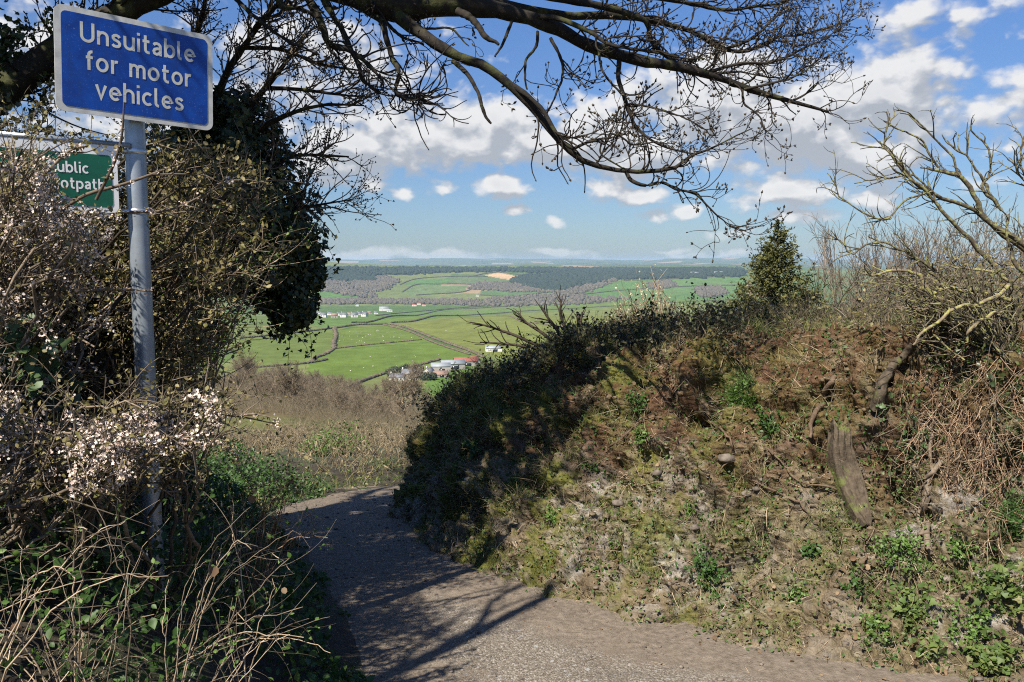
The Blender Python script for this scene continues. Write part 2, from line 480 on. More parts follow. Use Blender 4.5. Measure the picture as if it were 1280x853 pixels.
def H(x, y):
    """ground height (world z)"""
    x = np.asarray(x, float); y = np.asarray(y, float)
    z = np.interp(y, _sy, _sz2)
    a = x / np.maximum(np.abs(y), 1.)
    z = z + .032 * np.clip(y, 0, 330) * sstep(-.13, -.34, a) * (1 - sstep(330, 640, y)) * sstep(8, 60, y)
    amp = 24 * sstep(1700, 4200, y) + 1.6 * sstep(60, 500, y) + (14 + 40 * sstep(-.05, .3, a)) * sstep(7000, 12000, y)
    z = z + amp * fbm(xyz(x / 900., y / 1500.), 3, 3)
    for hx, hy, hr, hh in ((-220, 4300, 850, 46), (-860, 3900, 560, 52), (930, 3500, 760, 50), (250, 5200, 700, 30), (-1700, 6000, 900, 50), (2300, 9500, 1500, 70), (-500, 7200, 900, 26), (1300, 6600, 900, 40)):
        z = z + hh * np.exp(-((x - hx) ** 2 + ((y - hy) * .8) ** 2) / hr ** 2)
    z = z + 26 * sstep(.10, .24, a) * sstep(2300, 3600, y) * (1 - sstep(5200, 7000, y))
    z = z + 30 * sstep(-.19, -.25, a) * sstep(2900, 4200, y) * (1 - sstep(5400, 7400, y))
    z = z + .12 * fbm(xyz(x / 3.1, y / 3.1), 3, 9) * sstep(9, 16, y) * (1 - sstep(150, 300, y))
    return z + EZ


def G(u, v, ymin=20., ymax=16000.):
    """the point of the terrain seen in direction (u, v)"""
    a, yy, zz = ray(u, v)
    ys = np.geomspace(ymin, ymax, 700); p = P(u, v, ys)
    below = p[:, 2] <= H(p[:, 0], p[:, 1]); i = int(np.argmax(below)) if below.any() else len(ys) - 1
    q = p[i].copy(); q[2] = H(q[0], q[1]); return q


# field colours of the ground itself (grass, plough, bracken), laid out on the ground
GRASS_A = (.098, .138, .030); GRASS_B = (.132, .152, .040); GRASS_C = (.066, .112, .030); PLOUGH = (.30, .21, .12); SCRUB = (.125, .10, .055); ROUGH = (.115, .125, .05)
FIELDS = [  # polygon on the ground given by its corners (directions), colour
    ([(496, 406), (560, 399), (640, 393), (740, 387), (930, 376), (1000, 440), (620, 448), (592, 439), (575, 434), (545, 421), (515, 411)], GRASS_B),
    ([(420, 414), (450, 409), (487, 407), (508, 413), (540, 427), (470, 433), (419, 437)], GRASS_A),
    ([(395, 440), (470, 434), (538, 428), (590, 442), (605, 452), (560, 453), (520, 459), (480, 468), (440, 482), (380, 480), (385, 456)], (.092, .138, .027)),
    ([(300, 425), (416, 412), (418, 437), (393, 440), (384, 452), (290, 462)], (.098, .132, .034)),
    ([(446, 404), (500, 396), (600, 388), (740, 378), (700, 386), (560, 397), (492, 405)], (.098, .150, .036)),
    ([(382, 402), (440, 394), (520, 385), (640, 380), (560, 390), (440, 405), (400, 410)], (.085, .14, .04)),
    ([(370, 384), (560, 382), (620, 384), (480, 391), (370, 394)], GRASS_C),
    ([(640, 385), (900, 372), (930, 377), (740, 386), (640, 392)], GRASS_A),
    ([(594, 347), (622, 341), (662, 348), (655, 353), (640, 353)], (.42, .29, .17)),
    ([(500, 366), (520, 357), (585, 357), (580, 366), (510, 370)], (.105, .145, .055)),
    ([(505, 356), (520, 350), (560, 348), (568, 354), (540, 357)], (.075, .14, .04)),
    ([(560, 347), (600, 344), (650, 352), (610, 356), (570, 355)], (.095, .13, .055)),
    ([(600, 363), (660, 362), (690, 366), (640, 370), (600, 369)], (.08, .135, .05)),
    ([(715, 372), (770, 353), (860, 350), (930, 346), (935, 372), (800, 378)], (.075, .14, .038)),
    ([(800, 345), (900, 347), (930, 362), (800, 372)], (.085, .145, .045)),
    ([(395, 364), (430, 366), (470, 374), (470, 378), (380, 378)], (.075, .14, .035)),
    ([(408, 345), (450, 342), (480, 345), (470, 350), (430, 349)], (.075, .13, .04)),
    ([(285, 468), (420, 470), (500, 490), (545, 490), (560, 520), (500, 640), (280, 640)], ROUGH),
    ([(540, 456), (600, 452), (640, 470), (560, 500), (530, 490)], (.085, .145, .032)),
]


def ground_colour(x, y):
    n = len(x); c = np.zeros((n, 3))
    # patchwork of pastures: a jittered cell per field
    cell = np.where(y > 2000, 300., 210.)
    wx = x + 60 * fbm(xyz(x / 400, y / 400), 2, 21); wy = y * .8 + 60 * fbm(xyz(x / 400, y / 400), 2, 22)
    h = _hash(np.floor(wx / cell).astype(int), np.floor(wy / cell).astype(int), np.zeros(n, int), 4)
    h2 = _hash(np.floor(wx / cell).astype(int), np.floor(wy / cell).astype(int), np.zeros(n, int), 8)
    A = np.array(GRASS_C); B = np.array((.13, .15, .055))
    c[:] = A + (B - A) * h[:, None]
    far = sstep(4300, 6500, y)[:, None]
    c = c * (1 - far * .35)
    c[(h2 > .93)] = (.24, .18, .11)
    near = y < 420
    c[near] = np.array(ROUGH)
    u, v, d = project(xyz(x, y, H(x, y)))
    front = (y > 15)
    for poly, col in FIELDS:
        m = inpoly(u, v, poly) & front
        c[m] = col
    # dead bracken and bramble on the near slope
    br = sstep(-.1, .35, fbm(xyz(x / 9, y / 14), 3, 31)) * (1 - sstep(280, 420, y))
    c = c * (1 - br[:, None]) + np.array(SCRUB) * br[:, None]
    k = 1 + .22 * fbm(xyz(x / 26, y / 40), 4, 14) + .10 * fbm(xyz(x / 5, y / 9), 2, 15)
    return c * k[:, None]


def build_terrain():
    az = np.concatenate([np.arange(-180, -36, 4.), np.arange(-36, 36.01, .115), np.arange(40, 180.1, 4.)]); az = R(1) * az
    r = np.concatenate([np.linspace(.4, 20, 50), np.geomspace(20.6, 17500, 640)])
    A, Rr = np.meshgrid(az, r); x = Rr * np.sin(A); y = Rr * np.cos(A); z = H(x, y)
    z = z - .60 * (1 - sstep(14, 25, np.hypot(x, y)))       # the lane, verge and bank sheets lie on top here
    mb = MB(); mb.add(xyz(x, y, z).reshape(-1, 3), grid_faces(len(r), len(az)))
    m, nt, bs, out = new_mat('pasture')
    at = nt.nodes.new('ShaderNodeAttribute'); at.attribute_name = 'ground'
    v = n_pos(nt)
    f = n_noise(nt, v, .9, 6, .7); f2 = n_noise(nt, v, .06, 4, .6)
    c = n_mix(nt, 1., at.outputs['Color'], n_ramp(nt, f, [(.3, (.72, .72, .72)), (.7, (1.25, 1.22, 1.2))]), 'MULTIPLY')
    c = n_mix(nt, 1., c, n_ramp(nt, f2, [(.3, (.86, .84, .8)), (.7, (1.12, 1.12, 1.05))]), 'MULTIPLY')
    nt.links.new(c, bs.inputs['Base Color']); bs.inputs['Roughness'].default_value = 1; bs.inputs['Specular IOR Level'].default_value = .05
    o = mb.build('terrain', m, smooth=True); o['kind'] = 'structure'
    ca = ground_colour(x.ravel(), y.ravel())
    a = o.data.color_attributes.new('ground', 'FLOAT_COLOR', 'POINT')
    a.data.foreach_set('color', np.concatenate([ca, np.ones((len(ca), 1))], 1).astype(np.float32).ravel())
    # cloud the seam: nothing else shares this mesh


build_terrain()

# ------------------------------------------------------------------ the lane, the left verge and the right-hand earth bank
LEFT_FOOT = np.array([(-.55, -3), (-.45, 0), (-.42, 2.4), (-.58, 3.2), (-.86, 4.1), (-1.40, 5.4), (-1.95, 6.5), (-2.15, 7.4), (-1.85, 8.4), (-1.15, 9.4), (.4, 11.2), (3, 13.6), (9, 17)], float)
BANK_FOOT = np.array([(4.8, -2.4), (3.6, .3), (2.85, 2.25), (2.20, 2.82), (1.45, 3.33), (.32, 4.06), (-.48, 5.2), (-.88, 6.2), (-1.06, 6.95), (-.92, 7.75), (-.45, 8.6), (.9, 10.0), (3.6, 11.8), (9, 14.2)], float)
CREST = np.array([(6.2, -1.6, .15), (4.9, 1.2, -.1), (3.3, 3.9, -.24), (2.62, 4.8, -.38), (1.95, 5.35, -.54), (.84, 5.95, -.66), (.14, 6.72, -.95), (-.40, 7.32, -1.24), (-.78, 7.75, -1.56), (-.52, 8.3, -1.6), (-.05, 8.9, -1.6), (1.2, 10.1, -1.6), (3.9, 11.9, -1.7), (9, 14.3, -2.0)], float)
SPINE = np.array([(14, -1, .0), (12, 2, -.05), (9.5, 5.5, -.15), (7.2, 7., -.3), (5., 7.6, -.45), (2.9, 8.0, -.65), (1.6, 8.2, -.85), (.6, 8.3, -1.0), (.15, 8.3, -1.28), (.3, 8.45, -1.3), (.8, 8.7, -1.2), (2.2, 9.1, -.9), (5, 9.6, -.5), (12, 9.5, -.2)], float)


def seg_dist(x, y, line):
    """distance to a polyline and the side (positive = left of travel)"""
    best = np.full(x.shape, 1e9); sgn = np.zeros(x.shape)
    for (x0, y0), (x1, y1) in zip(line[:-1], line[1:]):
        dx, dy = x1 - x0, y1 - y0; L2 = dx * dx + dy * dy
        t = np.clip(((x - x0) * dx + (y - y0) * dy) / L2, 0, 1)
        ex, ey = x - x0 - t * dx, y - y0 - t * dy; d = np.hypot(ex, ey)
        s = np.sign(dx * (y - y0) - dy * (x - x0)); m = d < best
        best = np.where(m, d, best); sgn = np.where(m, s, sgn)
    return best, sgn


def verge_z(x, y):
    x = np.asarray(x, float); y = np.asarray(y, float)
    d, s = seg_dist(x, y, LEFT_FOOT); d = d * s               # + = outside the lane (left)
    hgt = np.interp(y, [-3, 3, 5.5, 7, 8.5, 11, 16], [.75, .75, .62, .45, .30, .22, .1])
    up = hgt * sstep(-.02, 1.5, d) + .22 * sstep(1., 4., d) * (1 - sstep(7, 11, y))
    lump = .09 * fbm(xyz(x / .45, y / .45), 4, 41) * sstep(.0, .4, d)
    return H(x, y) + up + lump - .07 * (1 - sstep(-.12, .05, d)) + .015 - .4 * sstep(13, 25, y) * 0


def build_verge():
    xs = np.arange(-10, 6.01, .065); ys = np.concatenate([np.arange(-4, 14, .065), np.arange(14, 34, .15)])
    X, Y = np.meshgrid(xs, ys); Z = verge_z(X, Y)
    edge = np.maximum(sstep(21, 27, Y), sstep(-8, -10, X) * sstep(12, 22, Y))
    Z = Z - .9 * edge
    m, nt, bs, out = new_mat('verge soil')
    v = n_pos(nt); f = n_noise(nt, v, 9, 6, .7); f2 = n_noise(nt, v, 1.7, 4, .6)
    c = n_ramp(nt, f, [(.3, (.022, .017, .011)), (.55, (.045, .035, .021)), (.75, (.09, .07, .045))])
    c = n_mix(nt, n_range(nt, f2, .45, .62), c, (.04, .055, .018))
    nt.links.new(c, bs.inputs['Base Color']); bs.inputs['Roughness'].default_value = 1; n_bump(nt, bs, f, .8, .03)
    mb = MB(); mb.add(xyz(X, Y, Z).reshape(-1, 3), grid_faces(len(ys), len(xs)))
    mb.build('verge', m, smooth=True)['kind'] = 'structure'


def lane_z(x, y):
    ruts = .018 * fbm(xyz(x / .5, y / .9), 4, 51) + .006 * fbm(xyz(x / .08, y / .08), 3, 52)
    return H(x, y) + ruts + .012


def build_lane():
    xs = np.arange(-3.2, 5.2, .03); ys = np.arange(-3.5, 15, .03)
    X, Y = np.meshgrid(xs, ys); Z = lane_z(X, Y)
    m, nt, bs, out = new_mat('lane gravel')
    v = n_pos(nt)
    vo = nt.nodes.new('ShaderNodeTexVoronoi'); vo.inputs['Scale'].default_value = 150; nt.links.new(v, vo.inputs['Vector'])
    vo2 = nt.nodes.new('ShaderNodeTexVoronoi'); vo2.inputs['Scale'].default_value = 60; nt.links.new(v, vo2.inputs['Vector'])
    sx = nt.nodes.new('ShaderNodeSeparateColor'); nt.links.new(vo.outputs['Color'], sx.inputs[0])
    sx2 = nt.nodes.new('ShaderNodeSeparateColor'); nt.links.new(vo2.outputs['Color'], sx2.inputs[0])
    c = n_ramp(nt, sx.outputs[0], [(.0, (.092, .076, .058)), (.5, (.172, .146, .114)), (.85, (.24, .21, .17)), (1, (.34, .315, .28))])
    fine = n_noise(nt, v, 160, 3, .6)
    c = n_mix(nt, 1., c, n_ramp(nt, fine, [(.3, (.7, .7, .7)), (.7, (1.25, 1.25, 1.25))]), 'MULTIPLY')
    c = n_mix(nt, n_range(nt, sx2.outputs[0], .975, .985), c, (.30, .29, .27))
    big = n_noise(nt, v, 1.5, 6, .65, .3)
    c = n_mix(nt, n_range(nt, big, .50, .66), c, (.155, .122, .092))       # trodden earth and dead leaf mould
    c = n_mix(nt, n_math(nt, 'MULTIPLY', n_range(nt, n_noise(nt, v, 3.3, 5, .7), .55, .72), .5), c, (.10, .085, .068))
    at = nt.nodes.new('ShaderNodeAttribute'); at.attribute_name = 'dirt'; mould = n_ramp(nt, n_noise(nt, v, 30, 5, .7), [(.3, (.098, .078, .058)), (.6, (.20, .164, .125)), (.8, (.29, .245, .195))])
    c = n_mix(nt, n_range(nt, n_math(nt, 'ADD', at.outputs['Fac'], n_math(nt, 'MULTIPLY', n_noise(nt, v, 5, 6, .75), .9)), .62, 1.05), c, mould)
    nt.links.new(c, bs.inputs['Base Color']); bs.inputs['Roughness'].default_value = .95; bs.inputs['Specular IOR Level'].default_value = .2
    hh = n_math(nt, 'ADD', n_math(nt, 'MULTIPLY', vo.outputs['Distance'], -.9), fine)
    n_bump(nt, bs, hh, .55, .008)
    mb = MB(); mb.add(xyz(X, Y, Z).reshape(-1, 3), grid_faces(len(ys), len(xs)))
    o = mb.build('lane', m, smooth=True); o['kind'] = 'structure'
    d1, s1 = seg_dist(X.ravel(), Y.ravel(), BANK_FOOT); d2, s2 = seg_dist(X.ravel(), Y.ravel(), LEFT_FOOT)
    w = np.maximum(1 - d1 / .55, .8 * (1 - d2 / .7)).clip(0, 1) + .22 * sstep(3.6, 5., Y.ravel())
    o.data.attributes.new('dirt', 'FLOAT', 'POINT').data.foreach_set('value', w.astype(np.float32))


def _pc(line, k):
    return resample(line, k)


NS, NT = 1250, 260
_foot = _pc(BANK_FOOT, NS); _crest = _pc(CREST, NS); _spine = _pc(SPINE, NS)


def build_bank_surface():
    """rows run from the foot (t=0) up the face to the crest (t=1) and back over the top (t=2)"""
    fz = H(_foot[:, 0], _foot[:, 1]) - .10
    foot = np.column_stack([_foot, fz]); crest = _crest + np.array([0, 0, EZ]); spine = _spine + np.array([0, 0, EZ])
    t = np.concatenate([np.linspace(0, 1, 195), np.linspace(1, 2, NT - 195 + 1)[1:]])
    hx = np.interp(t, [0, .12, .3, .55, .75, .9, 1], [0, .14, .36, .58, .72, .85, 1.])
    hz = np.interp(t, [0, .12, .3, .55, .75, .9, 1], [0, .07, .22, .52, .80, .94, 1.])
    ker = np.hanning(15); ker /= ker.sum()
    hx = np.convolve(np.pad(hx, 7, mode='edge'), ker, 'valid'); hz = np.convolve(np.pad(hz, 7, mode='edge'), ker, 'valid')
    S = np.zeros((NS, NT, 3))
    for j, tt in enumerate(t):
        if tt <= 1:
            S[:, j, :2] = foot[:, :2] * (1 - hx[j]) + crest[:, :2] * hx[j]; S[:, j, 2] = foot[:, 2] * (1 - hz[j]) + crest[:, 2] * hz[j]
        else:
            q = tt - 1; S[:, j] = crest * (1 - q) + spine * q; S[:, j, 2] += .10 * math.sin(q * math.pi)
    du = np.gradient(S, axis=0); dv = np.gradient(S, axis=1)
    n = unit(np.cross(du, dv)); n[n[..., 2] < 0] *= -1
    # make the face normal point to the lane
    face = np.clip(np.interp(t, [0, .08, .25, .85, 1.05, 1.3, 2], [.25, .5, 1, 1, .7, .35, .2]), 0, 1)[None, :]
    big = fbm(S / .62, 3, 61); mid = fbm(S / .20, 4, 62); rid = 1 - 2 * np.abs(fbm(S * np.array([1, 1, 2.2]) / .30, 3, 63)); fine = fbm(S / .045, 3, 64)
    rid2 = 1 - 2 * np.abs(fbm(S * np.array([1, 1, 1.8]) / .10, 3, 65)); disp = .17 * big + .10 * mid + .10 * rid + .050 * rid2 + .032 * fine
    lip = (sstep(.58, .74, t) * (1 - sstep(.84, 1.02, t)))[None, :]; cut = (sstep(.34, .46, t) * (1 - sstep(.50, .60, t)))[None, :]; wv_ = sstep(-.15, .35, fbm(S / .8, 2, 69)) * (1 - sstep(.36, .43, np.linspace(0, 1, NS)))[:, None]; disp = disp + .15 * lip * wv_ - .13 * cut * wv_
    # hollows worn into the face
    hol = sstep(.18, .5, fbm(S * np.array([1, 1, 1.6]) / .42, 2, 67)); disp = disp - .20 * hol - .12 * sstep(.12, .38, fbm(S / .15, 3, 68))
    S = S + n * (disp * face)[..., None]
    du = np.gradient(S, axis=0); dv = np.gradient(S, axis=1); n2 = unit(np.cross(du, dv)); fl = (n2 * n).sum(-1) < 0; n2[fl] *= -1
    return S, n2, t


BS, BN, BT = build_bank_surface()


def bank_at(n, tlo, thi, slo=.13, shi=.75, g=None, dens=None):
    """random points on the bank (area weighted), with normals and (s, t)"""
    g = g or rng; out = []
    while sum(len(o[0]) for o in out) < n:
        k = n * 3
        i = g.uniform(slo, shi, k) * (NS - 1); tt = g.uniform(tlo, thi, k); j = np.interp(tt, BT, np.arange(NT))
        i0 = i.astype(int).clip(0, NS - 2); j0 = j.astype(int).clip(0, NT - 2); a = (i - i0)[:, None]; b = (j - j0)[:, None]
        p = (BS[i0, j0] * (1 - a) + BS[i0 + 1, j0] * a) * (1 - b) + (BS[i0, j0 + 1] * (1 - a) + BS[i0 + 1, j0 + 1] * a) * b
        nn = unit(BN[i0, j0] * (1 - a) + BN[i0 + 1, j0] * a)
        area = np.linalg.norm(np.cross(BS[i0 + 1, j0] - BS[i0, j0], BS[i0, j0 + 1] - BS[i0, j0]), axis=1)
        w = area / np.percentile(area, 90)
        keep = g.random(k) < w
        if dens is not None: keep &= g.random(k) < dens(p, i / (NS - 1), tt)
        out.append((p[keep], nn[keep], (i / (NS - 1))[keep], tt[keep]))
        if len(out) > 60: break
    return [np.concatenate(q)[:n] for q in zip(*out)]


def bank_hit(u, v):
    """the point of the bank seen in direction (u, v) with its normal"""
    if not hasattr(bank_hit, 'uvd'):
        bank_hit.uvd = project(BS)
    U, V, D = bank_hit.uvd
    d2 = (U - u) ** 2 + (V - v) ** 2 + np.where(D < .5, 1e9, 0)
    m = d2 < max(20., d2.min() * 2.0)
    k = np.argmin(np.where(m, D, 1e9)); i, j = np.unravel_index(k, D.shape)
    return BS[i, j].copy(), BN[i, j].copy()


def build_bank():
    global M_BANK
    m, nt, bs, out = new_mat('bank earth')
    v = n_pos(nt); at = nt.nodes.new('ShaderNodeAttribute'); at.attribute_name = 'bank'
    sp = nt.nodes.new('ShaderNodeSeparateColor'); nt.links.new(at.outputs['Color'], sp.inputs[0])
    f = n_noise(nt, v, 14, 7, .72); f2 = n_noise(nt, v, 4.5, 5, .65); f3 = n_noise(nt, v, 45, 4, .7)
    soil = n_ramp(nt, f, [(.28, (.045, .034, .021)), (.5, (.155, .118, .072)), (.72, (.30, .235, .155))])
    red = n_ramp(nt, f, [(.3, (.045, .025, .014)), (.7, (.18, .10, .055))])
    soil = n_mix(nt, n_math(nt, 'MULTIPLY', n_range(nt, f2, .38, .52), n_range(nt, sp.outputs[2], .20, .30)), soil, red)
    vo = nt.nodes.new('ShaderNodeTexVoronoi'); vo.inputs['Scale'].default_value = 13; vo.feature = 'F1'
    mp = nt.nodes.new('ShaderNodeMapping'); mp.inputs['Scale'].default_value = (1, 1, 2.4); nt.links.new(v, mp.inputs[0]); nt.links.new(mp.outputs[0], vo.inputs['Vector'])
    sv = nt.nodes.new('ShaderNodeSeparateColor'); nt.links.new(vo.outputs['Color'], sv.inputs[0])
    stone = n_ramp(nt, sv.outputs[0], [(0, (.19, .165, .14)), (.5, (.30, .27, .23)), (1, (.40, .37, .32))])
    stone = n_mix(nt, 1., stone, n_ramp(nt, f3, [(.3, (.6, .6, .6)), (.7, (1.2, 1.2, 1.2))]), 'MULTIPLY')
    c = n_mix(nt, n_math(nt, 'MULTIPLY', n_range(nt, n_noise(nt, v, 5.5, 5, .7), .44, .60), sp.outputs[0]), soil, stone)
    moss = n_ramp(nt, f3, [(.3, (.055, .062, .014)), (.6, (.155, .155, .034)), (.8, (.26, .225, .06))])
    c = n_mix(nt, n_math(nt, 'MULTIPLY', n_range(nt, n_noise(nt, v, 3.2, 6, .7), .44, .60), sp.outputs[1]), c, moss)
    nt.links.new(c, bs.inputs['Base Color']); bs.inputs['Roughness'].default_value = .95; bs.inputs['Specular IOR Level'].default_value = .15
    h = n_math(nt, 'ADD', n_math(nt, 'ADD', f, n_math(nt, 'MULTIPLY', f3, .5)), n_math(nt, 'MULTIPLY', vo.outputs['Distance'], -.8))
    n_bump(nt, bs, h, 1., .035)
    M_BANK = m
    mb = MB(); mb.add(BS.reshape(-1, 3), grid_faces(NS, NT))
    o = mb.build('bank', m, smooth=True); o['kind'] = 'structure'
    s = np.linspace(0, 1, NS)[:, None]; t = BT[None, :]
    stone_w = sstep(0, .10, t) * (1 - sstep(.45, .72, t)) * (.35 + .65 * sstep(.0, .25, fbm(BS / .5, 2, 71))) + 0 * s
    moss_w = np.clip(.30 + .8 * sstep(.28, .42, s) * (1 - .4 * sstep(.7, 1, t)) + .8 * sstep(.9, 1.1, t), 0, 1)
    a = o.data.color_attributes.new('bank', 'FLOAT_COLOR', 'POINT')
    q = np.stack(np.broadcast_arrays(stone_w, moss_w, t * .5, np.ones_like(t * s)), -1)
    a.data.foreach_set('color', q.astype(np.float32).ravel())


build_verge(); build_lane(); build_bank()

# ------------------------------------------------------------------ materials of plants
M_BARK = bark_mat('dark bark', (.013, .011, .009), (.034, .028, .021), 30, (.05, .052, .02), .26, .8, .12, 7)
M_TWIG = bark_mat('grey brown twig', (.085, .066, .047), (.19, .15, .108), 60, None, 0, 0, .45)
M_TWIGDARK = bark_mat('dark twig', (.030, .024, .017), (.070, .055, .038), 60, None, 0, 0, .35)
M_TREETWIG = bark_mat('tree twig', (.014, .011, .008), (.032, .025, .018), 60, None, 0, 0, .3)
M_BRAMBLE = bark_mat('dry bramble stem', (.20, .145, .095), (.42, .33, .23), 30, None, 0, 0, .55)
M_DEADSTEM = bark_mat('dead bracken stem', (.10, .060, .038), (.27, .18, .115), 30, None, 0, 0, .55)
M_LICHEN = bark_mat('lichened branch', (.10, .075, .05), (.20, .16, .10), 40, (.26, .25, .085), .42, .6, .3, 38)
M_OLIVE = leaf_mat('olive hedge leaf', [(.075, .072, .024), (.15, .128, .045), (.24, .19, .075), (.115, .118, .034)], .55, .2)
M_IVY = leaf_mat('ivy leaf', [(.018, .032, .011), (.036, .060, .017), (.085, .095, .030), (.022, .040, .012)], .42, .2, spec=.45)
M_IVYLIGHT = leaf_mat('pale ivy leaf', [(.05, .085, .03), (.09, .14, .05), (.03, .06, .02)], .5, .15, spec=.35)
M_GREEN = leaf_mat('fresh green leaf', [(.05, .10, .02), (.09, .17, .03), (.13, .20, .045), (.06, .12, .022)], .5, .3)
M_HERB = leaf_mat('dark herb leaf', [(.03, .07, .016), (.055, .11, .022), (.04, .085, .02)], .5, .25)
M_BLOSSOM = leaf_mat('white blossom', [(.50, .41, .34), (.66, .57, .50), (.50, .35, .28), (.72, .65, .58)], .85, .2, (.5, .42, .36), .03)
M_BUD = leaf_mat('bud', [(.028, .018, .012), (.05, .04, .018), (.04, .026, .016)], .6, 0)
M_DRYLEAF = leaf_mat('dry leaf', [(.09, .055, .03), (.17, .11, .06), (.12, .07, .038), (.24, .17, .10)], .8, .1)
M_GRASS = leaf_mat('grass blade', [(.06, .10, .02), (.11, .16, .035), (.18, .20, .06), (.30, .25, .12), (.10, .12, .03)], .6, .25)
M_STRAW = leaf_mat('dead grass', [(.20, .16, .09), (.30, .24, .145), (.15, .115, .065)], .7, .2)

# ------------------------------------------------------------------ signs
GL = {}


def _arc(cx, cy_, rx, ry, a0, a1, k=14):
    t = np.radians(np.linspace(a0, a1, k)); return [(cx + rx * math.cos(q), cy_ + ry * math.sin(q)) for q in t]


def _glyphs():
    g = GL
    bowl = _arc(.42, .5, .32, .41, 0, 360, 28)
    g['n'] = (.8, [[(.1, 0), (.1, 1)], [(.1, .5)] + _arc(.40, .60, .30, .31, 180, 0) + [(.70, 0)]])
    g['u'] = (.8, [[(.70, 0), (.70, 1)], [(.1, 1)] + _arc(.40, .40, .30, .31, 180, 360) + [(.70, .5)]])
    g['s'] = (.68, [[(.58, .76), (.50, .86), (.36, .91), (.22, .88), (.13, .79), (.13, .68), (.21, .58), (.36, .52), (.50, .45), (.58, .34), (.57, .22), (.48, .12), (.34, .09), (.18, .12), (.08, .22)]])
    g['i'] = (.2, [[(.1, 0), (.1, 1)], [(.1, 1.22), (.1, 1.42)]])
    g['t'] = (.56, [[(.22, 1.35)] + _arc(.44, .31, .22, .22, 180, 275) + [(.53, .1)], [(.02, .91), (.52, .91)]])
    g['a'] = (.7, [[(.10, .76), (.18, .87), (.33, .91), (.48, .87), (.58, .75), (.59, .6), (.59, 0)], [(.59, .52), (.36, .52), (.17, .45), (.10, .30), (.15, .15), (.30, .09), (.47, .15), (.59, .30)]])
    g['b'] = (.82, [[(.1, 1.42), (.1, 0)], bowl])
    g['p'] = (.82, [[(.1, 1.), (.1, -.42)], bowl])
    g['l'] = (.36, [[(.1, 1.42)] + _arc(.31, .30, .21, .21, 180, 275)])
    g['e'] = (.82, [[(.11, .50), (.72, .50)] + _arc(.42, .5, .31, .41, 0, 315, 24)])
    g['f'] = (.52, [[(.22, 0)] + _arc(.45, 1.10, .23, .23, 180, 85), [(.02, .91), (.48, .91)]])
    g['o'] = (.86, [_arc(.43, .5, .33, .41, 0, 360, 28)])
    g['r'] = (.52, [[(.1, 0), (.1, 1)], [(.1, .5)] + _arc(.40, .58, .30, .33, 180, 75)])
    g['m'] = (1.16, [[(.1, 0), (.1, 1)], [(.1, .5)] + _arc(.34, .65, .24, .26, 180, 0) + [(.58, 0)], [(.58, .5)] + _arc(.82, .65, .24, .26, 180, 0) + [(1.06, 0)]])
    g['v'] = (.74, [[(.06, 1), (.36, .03), (.68, 1)]])
    g['h'] = (.8, [[(.1, 0), (.1, 1.42)], [(.1, .5)] + _arc(.40, .60, .30, .31, 180, 0) + [(.70, 0)]])
    g['c'] = (.74, [_arc(.43, .5, .33, .41, 48, 312, 24)])
    g['U'] = (.96, [[(.1, 1.42)] + _arc(.48, .45, .38, .36, 180, 360, 18) + [(.86, 1.42)]])
    g['P'] = (.86, [[(.1, 0), (.1, 1.42)], [(.1, 1.32)] + _arc(.46, .99, .31, .33, 90, -90) + [(.1, .66)]])
    g['F'] = (.76, [[(.1, 0), (.1, 1.42)], [(.1, 1.32), (.74, 1.32)], [(.1, .74), (.64, .74)]])


_glyphs()


def ribbon(pts, w):
    p = np.array(pts, float); closed = np.allclose(p[0], p[-1]) and len(p) > 3
    if closed: t = np.roll(p[:-1], -1, 0) - np.roll(p[:-1], 1, 0); t = np.vstack([t, t[:1]])
    else: t = np.gradient(p, axis=0)
    t = unit(t); nn = np.stack([-t[:, 1], t[:, 0]], 1)
    sc = np.ones(len(p))
    for i in range(1, len(p) - 1):
        a = unit((p[i] - p[i - 1])[None])[0]; c = abs(a @ t[i]); sc[i] = 1 / max(c, .5)
    return p + nn * sc[:, None] * w / 2, p - nn * sc[:, None] * w / 2


def lettering(mb, text, cx, base, xh, to3, lift, weight=.205, gap=.17):
    wds = [GL[c][0] if c != ' ' else .42 for c in text]; tot = sum(wds) + gap * (len(text) - 1); x = -tot / 2; k = 0
    for c, w in zip(text, wds):
        if c != ' ':
            for st in GL[c][1]:
                L, Rr = ribbon([(cx + (x + a) * xh, base + b * xh) for a, b in st], weight * xh)
                v = np.vstack([to3(L, lift + .0002 * (k % 4)), to3(Rr, lift + .0002 * (k % 4))]); n = len(L); k += 1
                mb.add(v, [(i, n + i, n + i + 1, i + 1) for i in range(n - 1)])
        x += w + gap


def rounded(w, h, r, k=7):
    o = []
    for sx, sy, a in ((1, -1, -90), (1, 1, 0), (-1, 1, 90), (-1, -1, 180)):
        o += _arc(sx * (w / 2 - r), sy * (h / 2 - r), r, r, a, a + 90, k)
    return o


def plate(mb, outline, to3, z0, z1):
    n = len(outline); o = np.array(outline)
    v = np.vstack([to3(o, z1), to3(o, z0)])
    mb.add(v[:n], [list(range(n))]); b = MB()
    mb.add(v, [(i, n + i, n + (i + 1) % n, (i + 1) % n) for i in range(n)])
    mb.add(v[n:], [list(range(n))[::-1]])


M_ALU = flat_mat('weathered white sign edge', (.50, .50, .47), .55, .25, 25)
M_GALV = flat_mat('galvanised steel', (.30, .34, .38), .42, .18, 18, .55, .15)


